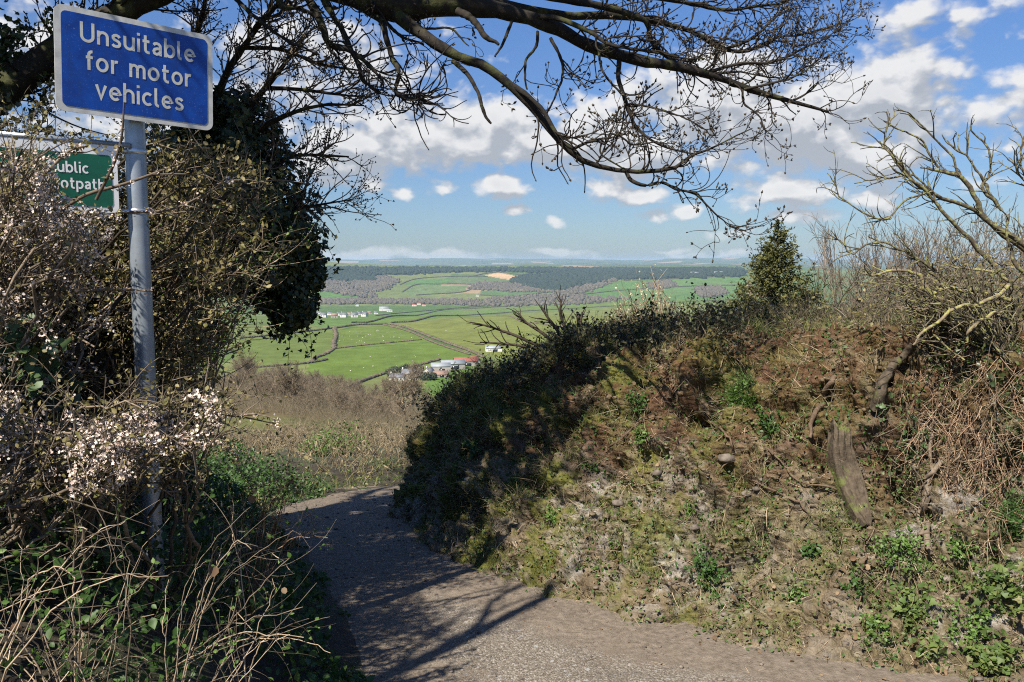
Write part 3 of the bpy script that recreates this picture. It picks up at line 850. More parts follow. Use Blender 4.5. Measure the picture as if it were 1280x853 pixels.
def sign_blue_mat():
    m, nt, bs, out = new_mat('blue sign film'); v = n_pos(nt)
    f = n_noise(nt, v, 14, 6, .7); sp = n_noise(nt, v, 190, 2, .5)
    c = n_ramp(nt, f, [(.35, (.001, .030, .21)), (.7, (.002, .062, .36))])
    c = n_mix(nt, n_math(nt, 'MULTIPLY', n_range(nt, sp, .66, .74), .5), c, (.16, .24, .5))
    mp = nt.nodes.new('ShaderNodeMapping'); mp.inputs['Scale'].default_value = (30, 30, 5); nt.links.new(v, mp.inputs[0])
    c = n_mix(nt, n_math(nt, 'MULTIPLY', n_range(nt, n_noise(nt, mp.outputs[0], 1., 5, .7), .48, .72), .45), c, (.012, .03, .09))
    c = n_mix(nt, n_math(nt, 'MULTIPLY', n_range(nt, n_noise(nt, v, 420, 2, .5), .70, .76), .6), c, (.25, .32, .5))
    nt.links.new(c, bs.inputs['Base Color']); bs.inputs['Roughness'].default_value = .38; return m


M_BLUE = sign_blue_mat()
M_LETTER = flat_mat('letter film', (.52, .52, .48), .5, .22, 40)
M_WHITE = flat_mat('white film', (.80, .80, .78), .45, .06, 20)
M_SGREEN = flat_mat('green sign film', (.006, .10, .055), .4, .2, 20)
M_CLAMP = flat_mat('bright clip steel', (.55, .57, .58), .35, .15, 30, .8)


def frame_of(center, ang, roll=0.):
    e = np.array([math.cos(ang), math.sin(ang), 0.]); up = np.array([0, 0, 1.]); n = np.array([math.sin(ang), -math.cos(ang), 0.])
    e2 = e * math.cos(roll) + up * math.sin(roll); u2 = up * math.cos(roll) - e * math.sin(roll)
    def to3(q, z): q = np.asarray(q, float); return center + q[:, :1] * e2 + q[:, 1:2] * u2 + n * z
    return to3, e2, u2, n


POLE_X, POLE_Y = P(168, 160, 3.20)[:2]


def build_signs():
    # the post
    zb = float(verge_z(np.array([POLE_X]), np.array([POLE_Y]))[0]) - .15
    top = P(168, 60, 3.20)[2]
    root = thing('sign_post', (POLE_X, POLE_Y, zb + .15), 'round galvanised steel post in the hedge carrying the blue and the green sign', 'post')
    mb = MB(); z = np.linspace(zb, top, 24); tubes(mb, np.column_stack([np.full(24, POLE_X), np.full(24, POLE_Y), z]), np.full(24, .0385), 28)
    a = np.arange(28) / 28 * 2 * np.pi; mb.add(np.column_stack([POLE_X + .0385 * np.cos(a), POLE_Y + .0385 * np.sin(a), np.full(28, top)]), [list(range(28))])
    part(mb, 'pole', M_GALV, root, False)
    # blue warning sign
    c = P(173, 88.8, 3.15); to3, e, u2, n = frame_of(c, .715, -.030)
    w, h = .567, .376
    root = thing('road_sign', tuple(c - u2 * h / 2), 'blue rectangular sign reading Unsuitable for motor vehicles on a grey post', 'sign')
    mb = MB(); plate(mb, rounded(w, h, .030), to3, -.004, 0.); part(mb, 'panel', M_ALU, root)
    mb = MB(); plate(mb, rounded(w - .044, h - .040, .018), to3, .0004, .0012); part(mb, 'blue_field', M_BLUE, root)
    mb = MB(); xh = .0500
    lettering(mb, 'Unsuitable', .006, h / 2 - .315 * h, xh, to3, .0018)
    lettering(mb, 'for motor', .008, h / 2 - .575 * h, xh, to3, .0018)
    lettering(mb, 'vehicles', .008, h / 2 - .835 * h, xh, to3, .0018)
    part(mb, 'lettering', M_LETTER, root)
    for s in (-.26, .26):
        mb = MB(); zc = c[2] + s * h * 1.1
        ring(mb, POLE_X, POLE_Y, zc, .0415, .022); part(mb, 'clamp', M_CLAMP, root)
    # green footpath finger
    rc = P(147.5, 225, 3.12); ang = .70; hh = .252; L = .60
    to3, e, u2, n = frame_of(rc, ang, 0.)
    root = thing('footpath_sign', tuple(rc - u2 * hh / 2), 'green white-edged pointed sign reading Public Footpath behind the blossom', 'sign')
    out = [(0, -hh / 2), (0, hh / 2), (-L + .14, hh / 2), (-L, 0), (-L + .14, -hh / 2)]
    mb = MB(); plate(mb, out, to3, -.012, 0.); part(mb, 'panel', M_WHITE, root)
    b = .021; inn = _arc(-b - .014, -hh / 2 + b + .014, .014, .014, -90, 0, 6) + _arc(-b - .014, hh / 2 - b - .030, .014, .014, 0, 90, 6) + [(-L + .17, hh / 2 - b - .016), (-L + .055, 0), (-L + .17, -hh / 2 + b)]
    mb = MB(); plate(mb, inn, to3, .0004, .0012); part(mb, 'green_field', M_SGREEN, root)
    mb = MB(); lettering(mb, 'Public', -.168, .016, .029, to3, .0018, .22); lettering(mb, 'Footpath', -.150, -.042, .029, to3, .0018, .22)
    part(mb, 'lettering', M_WHITE, root)
    mb = MB()
    for q in ([(-L + .20, .075), (-L + .10, 0), (-L + .20, -.075)],):
        Lx, Rx = ribbon(q, .022); v = np.vstack([to3(Lx, .0018), to3(Rx, .0018)]); mb.add(v, [(i, 3 + i, 4 + i, i + 1) for i in range(2)])
    part(mb, 'arrow_mark', M_WHITE, root)
    mb = MB(); box(mb, *(rc + e * -.19 + u2 * (hh / 2 + .009) - n * .006), .60 * .8, .014, .017, ang); part(mb, 'stiffening_rail', M_GALV, root)
    for v in (188, 264):
        zc = P(160, v, 3.15)[2]; mb = MB(); ring(mb, POLE_X, POLE_Y, zc, .0415, .020)
        mid = np.array([POLE_X, POLE_Y, zc]) * .5 + np.array([rc[0], rc[1], zc]) * .5
        box(mb, *(mid - n * .01 - e * .004), .042, .020, .017, ang); part(mb, 'clamp', M_CLAMP, root)


def ring(mb, x, y, z, r, h):
    a = np.arange(28) / 28 * 2 * np.pi
    p = np.array([(r - .002, -h / 2), (r, -h / 2 + .002), (r, h / 2 - .002), (r - .002, h / 2)])
    v = np.stack([x + p[:, :1] * np.cos(a), y + p[:, :1] * np.sin(a), z + p[:, 1:2] + 0 * a], -1)
    i = np.arange(28); f = []
    for k in range(3): f += [(k * 28 + j, k * 28 + (j + 1) % 28, (k + 1) * 28 + (j + 1) % 28, (k + 1) * 28 + j) for j in range(28)]
    mb.add(v.reshape(-1, 3), f)


build_signs()

# ------------------------------------------------------------------ the big tree whose limb reaches over the lane
NOGO = []                                     # view openings that trimmed twigs keep clear: (polygon px, nearer than)


def clear_of(pts, zones):
    u, v, d = project(pts); bad = np.zeros(len(pts), bool)
    for poly, dmax in zones:
        bad |= ((inpoly(u, v, poly)) & (d < dmax) & (d > .1)).any(axis=1)
    return ~bad


SIGN_ZONE = [([(56, -12), (276, 36), (274, 172), (60, 148)], 3.6)]
POLE_ZONE = [([(150, 150), (184, 150), (196, 470), (168, 470)], 3.25)]
GREEN_ZONE_OLD = [([(62, 192), (145, 196), (145, 262), (62, 256)], 3.2)]


def traced(poly, k=26):
    """(u, v, Y, radius px) control points -> smooth 3D polyline with radii"""
    q = resample(np.array(poly, float), k); p = P(q[:, 0], q[:, 1], q[:, 2]); return p, np.maximum(q[:, 3], .4) * q[:, 2] / F


TREE = {
    'limb': [(-95, 190, 4.2, 24), (-10, 125, 4.2, 20), (75, 62, 4.25, 17), (165, 8, 4.3, 16), (255, -38, 4.3, 18), (345, -38, 4.3, 19), (430, -14, 4.3, 20), (490, 4, 4.3, 20), (560, 2, 4.35, 15), (615, 10, 4.4, 11), (660, 22, 4.45, 9), (700, 39, 4.5, 8), (740, 60, 4.55, 7.4), (800, 76, 4.6, 6.2), (850, 84, 4.65, 5.4), (900, 100, 4.7, 4.6), (950, 117, 4.75, 3.4), (1000, 130, 4.8, 2.3), (1035, 142, 4.85, 1.2)],
    'b2': [(485, 10, 4.3, 14), (515, 34, 4.25, 11), (545, 55, 4.2, 10), (575, 72, 4.2, 9), (605, 82, 4.2, 8.5), (632, 102, 4.2, 8.5), (655, 124, 4.2, 8), (680, 152, 4.2, 7), (705, 184, 4.2, 6), (740, 205, 4.25, 5), (790, 215, 4.3, 4.2), (840, 210, 4.35, 3.2), (868, 192, 4.4, 2.4), (900, 182, 4.45, 1.6), (940, 160, 4.5, .9)],
    'b2a': [(782, 214, 4.3, 3.8), (790, 226, 4.28, 3.6), (808, 232, 4.28, 3.2), (826, 229, 4.3, 2.8), (848, 238, 4.3, 2.4), (870, 243, 4.32, 2.2), (885, 260, 4.32, 1.7), (905, 276, 4.34, 1.2), (928, 290, 4.35, .8)],
    'b2b': [(640, 106, 4.2, 5), (662, 122, 4.15, 4.4), (680, 140, 4.12, 4), (694, 165, 4.1, 3.4), (708, 182, 4.1, 3), (722, 184, 4.1, 2.8), (745, 174, 4.1, 2.4), (756, 178, 4.1, 2.1), (766, 165, 4.1, 2), (790, 179, 4.12, 1.7), (825, 176, 4.15, 1.2)],
    'b2c': [(752, 176, 4.1, 1.6), (752, 192, 4.1, 1.7), (770, 205, 4.12, 1.5), (790, 215, 4.15, 1.2)],
    'stub1': [(572, 14, 4.32, 7), (592, 26, 4.25, 6), (606, 46, 4.2, 5), (623, 57, 4.18, 2.6)],
    'stub2': [(566, 76, 4.2, 4.4), (586, 96, 4.15, 4), (599, 120, 4.1, 3.5), (604, 142, 4.1, 3), (612, 153, 4.1, 1.8)],
    'stub3': [(640, 26, 4.4, 3), (632, 48, 4.35, 2.6), (620, 72, 4.3, 1.6)],
    'c1': [(774, 74, 4.58, 4.4), (773, 98, 4.5, 4), (780, 120, 4.5, 3.8), (786, 138, 4.5, 3.5), (795, 158, 4.5, 2.8), (815, 176, 4.5, 2.2), (845, 188, 4.5, 1.7), (872, 190, 4.5, 1.2)],
    'c2': [(783, 130, 4.5, 2.2), (812, 134, 4.45, 1.9), (850, 146, 4.4, 1.5), (885, 165, 4.4, 1)],
    'c3': [(672, 40, 4.45, 3), (670, 58, 4.4, 2.7), (658, 74, 4.35, 2.4), (656, 95, 4.3, 2), (658, 112, 4.3, 1.4)],
    'c4': [(688, 48, 4.48, 3.2), (700, 70, 4.45, 2.8), (704, 92, 4.45, 2.3), (695, 118, 4.4, 1.8), (684, 140, 4.4, 1.2)],
    'c5': [(748, 62, 4.5, 2.4), (752, 85, 4.4, 2.2), (765, 105, 4.4, 2), (784, 124, 4.42, 1.8)],
    'd1': [(615, 2, 4.4, 9), (660, 12, 4.6, 8), (715, 20, 4.8, 7.5), (770, 19, 5, 7), (825, 28, 5.1, 5.5), (870, 42, 5.2, 4.5), (905, 62, 5.3, 3.8), (940, 62, 5.3, 3.2), (975, 46, 5.4, 2.4), (1010, 42, 5.4, 1.8), (1055, 30, 5.5, .9)],
    'd2': [(660, 20, 4.45, 5.5), (700, 24, 4.4, 4.8), (735, 40, 4.35, 4), (762, 56, 4.3, 3.5), (800, 62, 4.3, 2.8), (838, 70, 4.3, 2.2), (880, 72, 4.3, 1.4)],
    'd3': [(640, -12, 4.5, 8), (700, -2, 4.6, 7), (760, 10, 4.7, 6.2), (805, 26, 4.8, 5), (815, 52, 4.85, 4), (845, 78, 4.9, 3.4), (890, 92, 4.95, 2.6), (930, 90, 5, 1.8), (975, 100, 5, 1)],
    'd4': [(690, -18, 4.6, 6), (780, -8, 4.8, 5), (850, 2, 5, 4.2), (910, 12, 5.1, 3.2), (965, 4, 5.2, 2.3), (1010, -8, 5.3, 1.4)],
    'd5': [(905, 62, 5.3, 3), (940, 48, 5.3, 2.6), (962, 28, 5.35, 2), (985, 8, 5.4, 1.2)],
    'd6': [(880, 92, 4.7, 3.4), (925, 80, 4.7, 2.8), (965, 78, 4.75, 2.2), (1005, 60, 4.8, 1.6), (1045, 40, 4.8, .9)],
    'd7': [(930, 112, 4.72, 2.6), (965, 104, 4.7, 2.1), (1000, 92, 4.7, 1.6), (1030, 68, 4.7, 1)],
    'd8': [(985, 128, 4.8, 2), (1005, 120, 4.8, 1.7), (1022, 104, 4.8, 1.2)],
    'd9': [(928, 112, 4.72, 2.2), (930, 130, 4.7, 1.8), (950, 146, 4.7, 1.5), (958, 165, 4.7, 1.1)],
    'l1': [(375, -30, 4.2, 9), (388, 2, 4.15, 7), (402, 30, 4.1, 6), (408, 50, 4.1, 5.4), (420, 57, 4.1, 5), (440, 66, 4.1, 4.4), (462, 84, 4.1, 3.4), (478, 102, 4.1, 2)],
    'l2': [(395, -20, 4.25, 6), (412, 14, 4.25, 5.2), (428, 38, 4.2, 4.8), (446, 78, 4.2, 4), (452, 100, 4.2, 3), (472, 112, 4.2, 2)],
    'l3': [(458, 14, 4.3, 7), (476, 26, 4.25, 5.6), (483, 48, 4.2, 5), (490, 74, 4.2, 4.4), (498, 88, 4.15, 4), (495, 108, 4.15, 4), (498, 119, 4.15, 3.8), (512, 122, 4.15, 3.6), (524, 116, 4.15, 2.6)],
    'l4': [(340, -20, 4.1, 5), (352, 8, 4.1, 4.4), (372, 10, 4.1, 4), (395, 24, 4.1, 3.2), (412, 60, 4.1, 2.4), (440, 96, 4.1, 1.6)],
    'l5': [(478, 22, 4.3, 4), (492, 38, 4.3, 3.2), (505, 48, 4.3, 2.6), (530, 55, 4.3, 1.6)],
    'l6': [(522, 26, 4.3, 2.6), (528, 36, 4.3, 2.4), (560, 36, 4.3, 2), (574, 46, 4.3, 1.8), (586, 58, 4.3, 1)],
    'l7': [(270, -30, 4.2, 5), (300, 5, 4.1, 4), (330, 30, 4, 3), (362, 52, 4, 2.4), (400, 70, 4, 1.6)],
}


def build_tree():
    g = np.random.default_rng(5)
    tx, ty = -3.55, 4.15; gz = float(verge_z(np.array([tx]), np.array([ty]))[0])
    root = thing('overhanging_tree', (tx, ty, gz), 'bare dark tree reaching a long mossy limb over the lane, in bud', 'tree')
    mb = MB(); q = resample([(tx, ty, gz - .3, .40), (tx + .03, ty, gz + .6, .31), (tx + .08, ty, gz + 1.4, .27), (tx - .05, ty + .1, gz + 2.6, .24), (tx - .2, ty + .3, gz + 4.2, .18), (tx - .3, ty + .4, gz + 6.5, .07)], 40)
    tubes(mb, q[:, :3], q[:, 3], 16, .25); part(mb, 'trunk', M_BARK, root, True)
    P3 = {}
    for k, poly in TREE.items():
        p, r = traced(poly, 60 if k == 'limb' else 30); P3[k] = (p, r if k == 'limb' else r * .68)
    mb = MB(); p, r = P3['limb']
    wob = np.stack([fbm(p * 2.3, 3, 80), fbm(p * 2.3, 3, 81), fbm(p * 2.3, 3, 82)], -1) * .03
    tubes(mb, p + wob * sstep(.2, .5, np.linspace(0, 1, 60))[:, None] * .6, r, 14, .35); part(mb, 'limb', M_BARK, root, True)
    for k, (p, r) in P3.items():
        if k == 'limb': continue
        wob = np.stack([fbm(p * 9, 3, 83), fbm(p * 9, 3, 84), fbm(p * 9, 3, 85)], -1) * .02 * np.linspace(0, 1, len(p))[:, None]
        mb = MB(); tubes(mb, p + wob, r, 8, .3); part(mb, 'branch', M_BARK, root, True)
    # upper crown above the picture: bare limbs, several added unseen to throw the dappled shade
    up = []
    for bx_, by_, bz_ in ((-1.2, 4.2, 3.3), (-1.7, 3.5, 3.7), (-2.1, 2.7, 4.4), (-.4, 4.6, 3.6), (.2, 3.6, 4.2), (-.2, 3.1, 4.9), (-1.0, 3.0, 5.0)):
        up.append((resample([(tx - .1, ty + .1, gz + 2.8), ((tx + bx_) / 2, (ty + by_) / 2, bz_ + .25), (bx_, by_, bz_)], 16)[None], np.linspace(.09, .03, 16)[None]))
    up.append((resample([(tx - .1, ty - .1, gz + 3.), (-3.35, 1.9, 4.2), (-3.0, .4, 3.95), (-2.55, .45, 3.78), (-1.74, 1.6, 3.70)], 16)[None], np.linspace(.085, .035, 16)[None]))
    up.append((resample([(-2.42, .62, 3.74), (-2.2, 1.0, 3.82), (-2.12, 1.42, 3.78), (-1.98, 1.7, 3.86)], 16)[None], np.linspace(.035, .012, 16)[None]))
    for s in range(16):
        a = g.uniform(0, 6.28); hz = g.uniform(2.6, 5.5); L = g.uniform(1.6, 3.2)
        p0 = np.array([[tx - .15, ty + .2, gz + hz]]); d = np.array([[math.cos(a), math.sin(a), g.uniform(.25, .8)]])
        p, r = grow(p0, d, [L], [.06], 16, .16, .03, .25, g); up.append((p, r))
    U = np.concatenate([x[0] for x in up]); UR = np.concatenate([x[1] for x in up])
    p0, d, r0, _ = sprout(U, UR, 150, .2, 1, (.4, 1.0), .55, g); c1, c1r = grow(p0, d, g.uniform(.5, 1.3, 150), r0, 10, .2, .05, .35, g)
    p0, d, r0, _ = sprout(c1, c1r, 900, .1, 1, (.4, 1.0), .6, g); c2, c2r = grow(p0, d, g.uniform(.2, .6, 900), np.maximum(r0, .003), 7, .22, .08, .5, g)
    vis = lambda A: ~((project(A)[1] > -14) & (project(A)[2] > .2) & (project(A)[0] > -60)).any(axis=1)
    mb = MB()
    for A, B, s in ((U, UR, 7), (c1, c1r, 5), (c2, c2r, 3)):
        k = vis(A); tubes(mb, A[k], B[k], s)
    part(mb, 'upper_shade_boughs', M_BARK, root)
    # twigs of the traced branches
    src = {k: 1. for k in P3}
    wt = {'limb': 2.2, 'b2': 1.6, 'b2a': 2.2, 'b2b': 1.3, 'c1': 2.4, 'c2': 2.6, 'c3': .6, 'c4': 2.2, 'd1': 2.0, 'd2': 1.6, 'd3': 2.0, 'd4': 1.6, 'd5': 2.4, 'd6': 3.4, 'd7': 3.4, 'd8': 3, 'd9': 2.2, 'stub1': 0, 'stub2': .0, 'stub3': .0, 'l1': 1.3, 'l2': 1.2, 'l3': .5, 'l4': 1.4, 'l5': 2., 'l6': .3, 'l7': 1.5, 'b2c': .5, 'c5': .4}
    tw1 = []; tw1r = []
    for k, (p, r) in P3.items():
        w = wt.get(k, 1.)
        if w == 0: continue
        L = np.linalg.norm(np.diff(p, axis=0), axis=1).sum()
        lo = .60 if k == 'limb' else (.45 if k == 'b2' else .25)
        n = max(2, int(w * 9 * min(L, 2.2) * (1 - lo) / .6))
        p0, d, r0, t = sprout(p[None], r[None], n, lo, 1, (.35, .95), .5, g, .8)
        d = unit(d * np.array([1, .7, 1]) + np.array([.16, 0, .06]))
        a, b = grow(p0, d, g.uniform(.14, .36, n) * (1.25 - .4 * t), np.clip(r0, .0024, .0055), 10, .26, .05, .5, g); tw1.append(a); tw1r.append(b)
    pL, rL = P3['limb']; n = 90; p0, d, r0, t = sprout(pL[None], rL[None], n, .04, .36, (.5, 1.2), .4, g); a, b = grow(p0, unit(d + np.array([0, -.1, .15])), g.uniform(.2, .55, n), g.uniform(.004, .009, n), 10, .14, .03, .4, g); tw1.append(a); tw1r.append(b)
    T1 = np.concatenate(tw1); R1_ = np.concatenate(tw1r)
    n = 950; p0, d, r0, t = sprout(T1, R1_, n, .12, 1, (.4, 1.0), .8, g); d = unit(d * np.array([1, .8, 1]) + np.array([.08, 0, .10]))
    T2, R2 = grow(p0, d, g.uniform(.06, .17, n), np.clip(r0, .0018, .0036), 8, .30, .10, .6, g)
    n = 1500; p0, d, r0, t = sprout(T2, R2, n, .2, 1, (.4, .95), .85, g); T3, R3 = grow(p0, d, g.uniform(.02, .075, n), np.clip(r0, .0015, .0026), 5, .20, .22, .7, g)
    # drooping old whips below the gnarled stub
    pz, rz = P3['l3']; n = 26; p0 = pz[g.integers(20, 30, n)]; d = unit(np.stack([g.uniform(-.3, 1.1, n), g.uniform(-.6, .6, n), g.uniform(-1.1, .3, n)], -1))
    W, WR = grow(p0, d, g.uniform(.12, .38, n), np.full(n, .0042), 12, .22, .05, .6, g)
    p0, d, r0, t = sprout(W, WR, 40, .3, 1, (.5, 1.1), .85, g); W2, W2R = grow(p0, d, g.uniform(.05, .18, 40), np.maximum(r0, .0024), 8, .22, .06, .7, g)
    op = [([(415, 95), (480, 140), (470, 300), (360, 300), (380, 110)], 9)]
    mb = MB()
    for A, B, s in ((T1, R1_, 5), (T2, R2, 4), (T3, R3, 3), (W, WR, 5), (W2, W2R, 4)):
        k = clear_of(A, SIGN_ZONE); tubes(mb, A[k], B[k], s)
    part(mb, 'twig_sprays', M_TREETWIG, root)
    # buds at the tips
    mb = MB(); tips = np.concatenate([T2[:, -1], T3[:, -1], T1[:, -1], T3[:, -1]]); dd = unit(np.concatenate([T2[:, -1] - T2[:, -2], T3[:, -1] - T3[:, -2], T1[:, -1] - T1[:, -2], T3[:, -1] - T3[:, -2] + .02 * g.normal(size=(len(T3), 3))]))
    n = len(tips); L = g.uniform(.010, .022, n); k = 6; s = np.linspace(0, 1, k); pts = tips[:, None] + dd[:, None] * (L[:, None] * s)[..., None]
    tubes(mb, pts, (g.uniform(.0036, .0062, n))[:, None] * np.array([.5, .95, 1, .8, .45, .05])[None], 4); part(mb, 'buds', M_BUD, root)
    mb = MB(); pos, nn = ell_points([px_ell(5, 120, 4.2, 45, 30, .22), px_ell(50, 78, 4.2, 40, 26, .2), px_ell(110, 40, 4.25, 40, 20, .18), px_ell(30, 60, 4.3, 30, 30, .2), px_ell(-20, 60, 4.3, 50, 60, .3)], 1500, g, .3, .9); leaves(mb, pos, g.uniform(.022, .045, len(pos)), nn, 'ivy', g); part(mb, 'ivy', M_IVY, root)
    # ivy on the trunk, and unseen leaf lumps above, added to shade limb and bank
    mb = MB()
    E = [((tx + .45, ty - .5, gz + 3.0), (.45, .5, .8)), ((tx + .2, ty - .2, gz + 1.0), (.6, .6, 1.2)), ((tx + .9, ty - 1.2, gz + 2.9), (.4, .4, .5)), ((tx - .1, ty, gz + 4.6), (.9, .9, 1.2)), ((tx - .8, ty - 1.8, gz + 2.6), (.5, .5, .6)), ((-1.65, 2.95, 4.95 + EZ - 1.6), (.35, .32, .26)), ((-1.0, 3.0, 4.95), (.38, .32, .26)), ((-.35, 3.15, 4.9), (.36, .3, .25)), ((-1.75, 3.55, 3.7), (.55, .55, .45)), ((-2.2, 2.8, 4.4), (.8, .7, .6)), ((-1.25, 4.2, 3.35), (.30, .35, .25)), ((-2.6, 3.4, 3.9), (.6, .6, .5))]
    pos, nn = ell_points(E, 10000, g)
    k = vis(pos[:, None]); leaves(mb, pos[k], g.uniform(.05, .085, k.sum()), nn[k], 'ivy', g); part(mb, 'ivy', M_IVY, root)


def ell_points(E, n, g, shell=.45, noise=.45):
    """points in the outer part of several lumps, broken up by noise; normals point outward and down-hang a little"""
    vol = np.array([a[1][0] * a[1][1] * a[1][2] for a in E]) ** (2 / 3); k = g.choice(len(E), n * 3, p=vol / vol.sum())
    c = np.array([e[0] for e in E])[k]; r = np.array([e[1] for e in E])[k]
    d = unit(g.normal(size=(n * 3, 3))); rad = shell + (1 - shell) * g.random(n * 3) ** .6
    rad = rad * (1 + noise * fbm(c + d * r * 1.0 + 7, 3, 90))
    p = c + d * r * rad[:, None]
    q = fbm(p / .22, 3, 91); keep = q > -.12
    p = p[keep][:n]; d = d[keep][:n]
    return p, unit(d + .6 * g.normal(size=d.shape) + np.array([0, -.1, .25]))


def px_ell(u, v, Y, ru, rv, rd):
    return (tuple(P(u, v, Y)), (ru * Y / F, rd, rv * Y / F))


build_tree()

# ------------------------------------------------------------------ the left-hand hedge


def sample_px(poly, n, y0, y1, g):
    q = np.array(poly, float); lo, hi = q.min(0), q.max(0); out = []
    while len(out) < n:
        a = g.uniform(lo, hi, (n * 2, 2)); out += list(a[inpoly(a[:, 0], a[:, 1], poly)])
    a = np.array(out[:n]); Y = g.uniform(y0, y1, n); return P(a[:, 0], a[:, 1], Y)


def stems_to(targets, bases, r0, k=14, arch=.35, wig=.05, g=None):
    """stems that rise from the nearest of the given feet and arch over to the target points"""
    n = len(targets); d = np.linalg.norm(targets[:, None] - bases[None], axis=2); idx = np.argsort(d, axis=1)[:, :4]
    b = bases[idx[np.arange(n), g.integers(0, min(4, len(bases)), n)]]
    t = np.linspace(0, 1, k)[None, :, None]; L = np.linalg.norm(targets - b, axis=1)[:, None]
    m = b * .45 + targets * .55 + np.concatenate([g.normal(size=(n, 2)) * .12 * L, arch * L * g.uniform(.4, 1.2, (n, 1))], 1)
    p = (1 - t) ** 2 * b[:, None] + 2 * t * (1 - t) * m[:, None] + t ** 2 * targets[:, None]
    w = np.cumsum(g.normal(size=(n, k, 3)), axis=1) * wig * L[:, None] / k; w -= t * w[:, -1:]
    p = p + w; r = np.broadcast_to(np.asarray(r0), (n,))[:, None] * np.linspace(1, .4, k)[None]
    return p, r


def verge_feet(xy):
    xy = np.asarray(xy, float); return xyz(xy[:, 0], xy[:, 1], verge_z(xy[:, 0], xy[:, 1]) - .03)


def flowers(mb, pos, size, nrm, g):
    """five-petalled blossoms: a star of ten points folded into a shallow cup"""
    n = len(pos); nrm = unit(nrm); x = unit(np.cross(nrm, g.normal(size=(n, 3)))); y = np.cross(nrm, x)
    a = np.arange(10) / 10 * 2 * np.pi; rr = np.where(np.arange(10) % 2 == 0, 1., .62); zz = np.where(np.arange(10) % 2 == 0, .28, .12)
    size = np.broadcast_to(size, (n,))[:, None, None]
    ring_ = pos[:, None] + size * (x[:, None] * (rr * np.cos(a))[None, :, None] + y[:, None] * (rr * np.sin(a))[None, :, None] + nrm[:, None] * zz[None, :, None])
    v = np.concatenate([pos[:, None], ring_], 1); b = (np.arange(n) * 11)[:, None]
    first = True
    for i in range(0, 10, 2):
        f = b + np.array([[0, 1 + (i - 1) % 10, 1 + i, 1 + (i + 1) % 10]])
        if first: mb.add(v, f); first = False
        else: mb.f.append(f + mb.n - n * 11); mb.m.append(np.zeros(n, int))


def blackthorn(name, label, polys, y0, y1, feet, n, nfl, zones, seed, traces=()):
    g = np.random.default_rng(seed); feet = verge_feet(feet)
    root = thing(name, tuple(feet[0]), label, 'shrub', 'blossoming blackthorn in the left hedge')
    T = np.concatenate([sample_px(pl, int(n * w), y0, y1, g) for pl, w in polys])
    S, SR = stems_to(T, feet, g.uniform(.005, .010, len(T)), 16, .30, .25, g)
    for tr in traces:
        p, r = traced(tr, 16); S = np.concatenate([S, p[None]]); SR = np.concatenate([SR, r[None]])
    n1 = len(S) * 7; p0, d, r0, t = sprout(S, SR, n1, .45, 1, (.4, 1.2), .55, g, .8)
    A, AR = grow(p0, unit(d + np.array([.05, -.1, .15])), g.uniform(.07, .26, n1), np.clip(r0, .0018, .004), 7, .20, .05, .5, g)
    n2 = n1 * 2; p0, d, r0, t = sprout(A, AR, n2, .15, 1, (.6, 1.3), .8, g); B, BR = grow(p0, d, g.uniform(.02, .08, n2), np.clip(r0, .0014, .0026), 4, .15, .0, .5, g)
    kS, kA, kB = (clear_of(q, zones) for q in (S, A, B))
    nt = len(traces); kS[len(S) - nt:] = (True if nt else kS[len(S) - nt:])
    mb = MB(); tubes(mb, S[kS], SR[kS], 5); part(mb, 'stem_clumps', M_TWIG, root)
    mb = MB(); tubes(mb, A[kA], AR[kA], 4); tubes(mb, B[kB], BR[kB], 3); part(mb, 'twig_sprays', M_TWIG, root)
    # blossom in clusters along the twigs, only where the shrub is in flower
    A, B = A[kA], B[kB]
    pool = np.concatenate([A.reshape(-1, 3), B.reshape(-1, 3), B[:, -1], S[kS][:, 9:].reshape(-1, 3)])
    u, v, d = project(pool); w = np.zeros(len(pool))
    for pl, wt in polys: w = np.maximum(w, inpoly(u, v, pl) * 1.)
    w = w * sstep(-.15, .25, fbm(pool / .10, 2, seed)) + .02 * (w > 0)
    if nt:
        tp = S[len(S) - nt:][:, 3:].reshape(-1, 3)
        pool = np.concatenate([pool, np.repeat(tp, 10, 0)]); w = np.concatenate([w, np.full(len(tp) * 10, .35)])
    i = np.repeat(g.choice(len(pool), nfl // 5, p=w / w.sum()), 5); nfl = len(i); pos = pool[i] + g.normal(size=(nfl, 3)) * .0085
    nn = unit(g.normal(size=(nfl, 3)) + np.array([-.2, -.8, .6]))
    kz = clear_of(pos[:, None], [z for z in zones if z is not POLE_ZONE[0]]); pos, nn = pos[kz], nn[kz]
    mb = MB(); flowers(mb, pos, g.uniform(.0034, .0066, len(pos)), nn, g); part(mb, 'blossom', M_BLOSSOM, root)
    j = g.choice(len(pool), nfl // 2); j = j[clear_of(pool[j][:, None], zones)]; nfl = 2 * len(j); mb = MB(); leaves(mb, pool[j] + g.normal(size=(nfl // 2, 3)) * .008, g.uniform(.008, .02, nfl // 2), g.normal(size=(nfl // 2, 3)) + np.array([0, -.4, .6]), 'oval', g)
    part(mb, 'leaves', M_OLIVE, root)


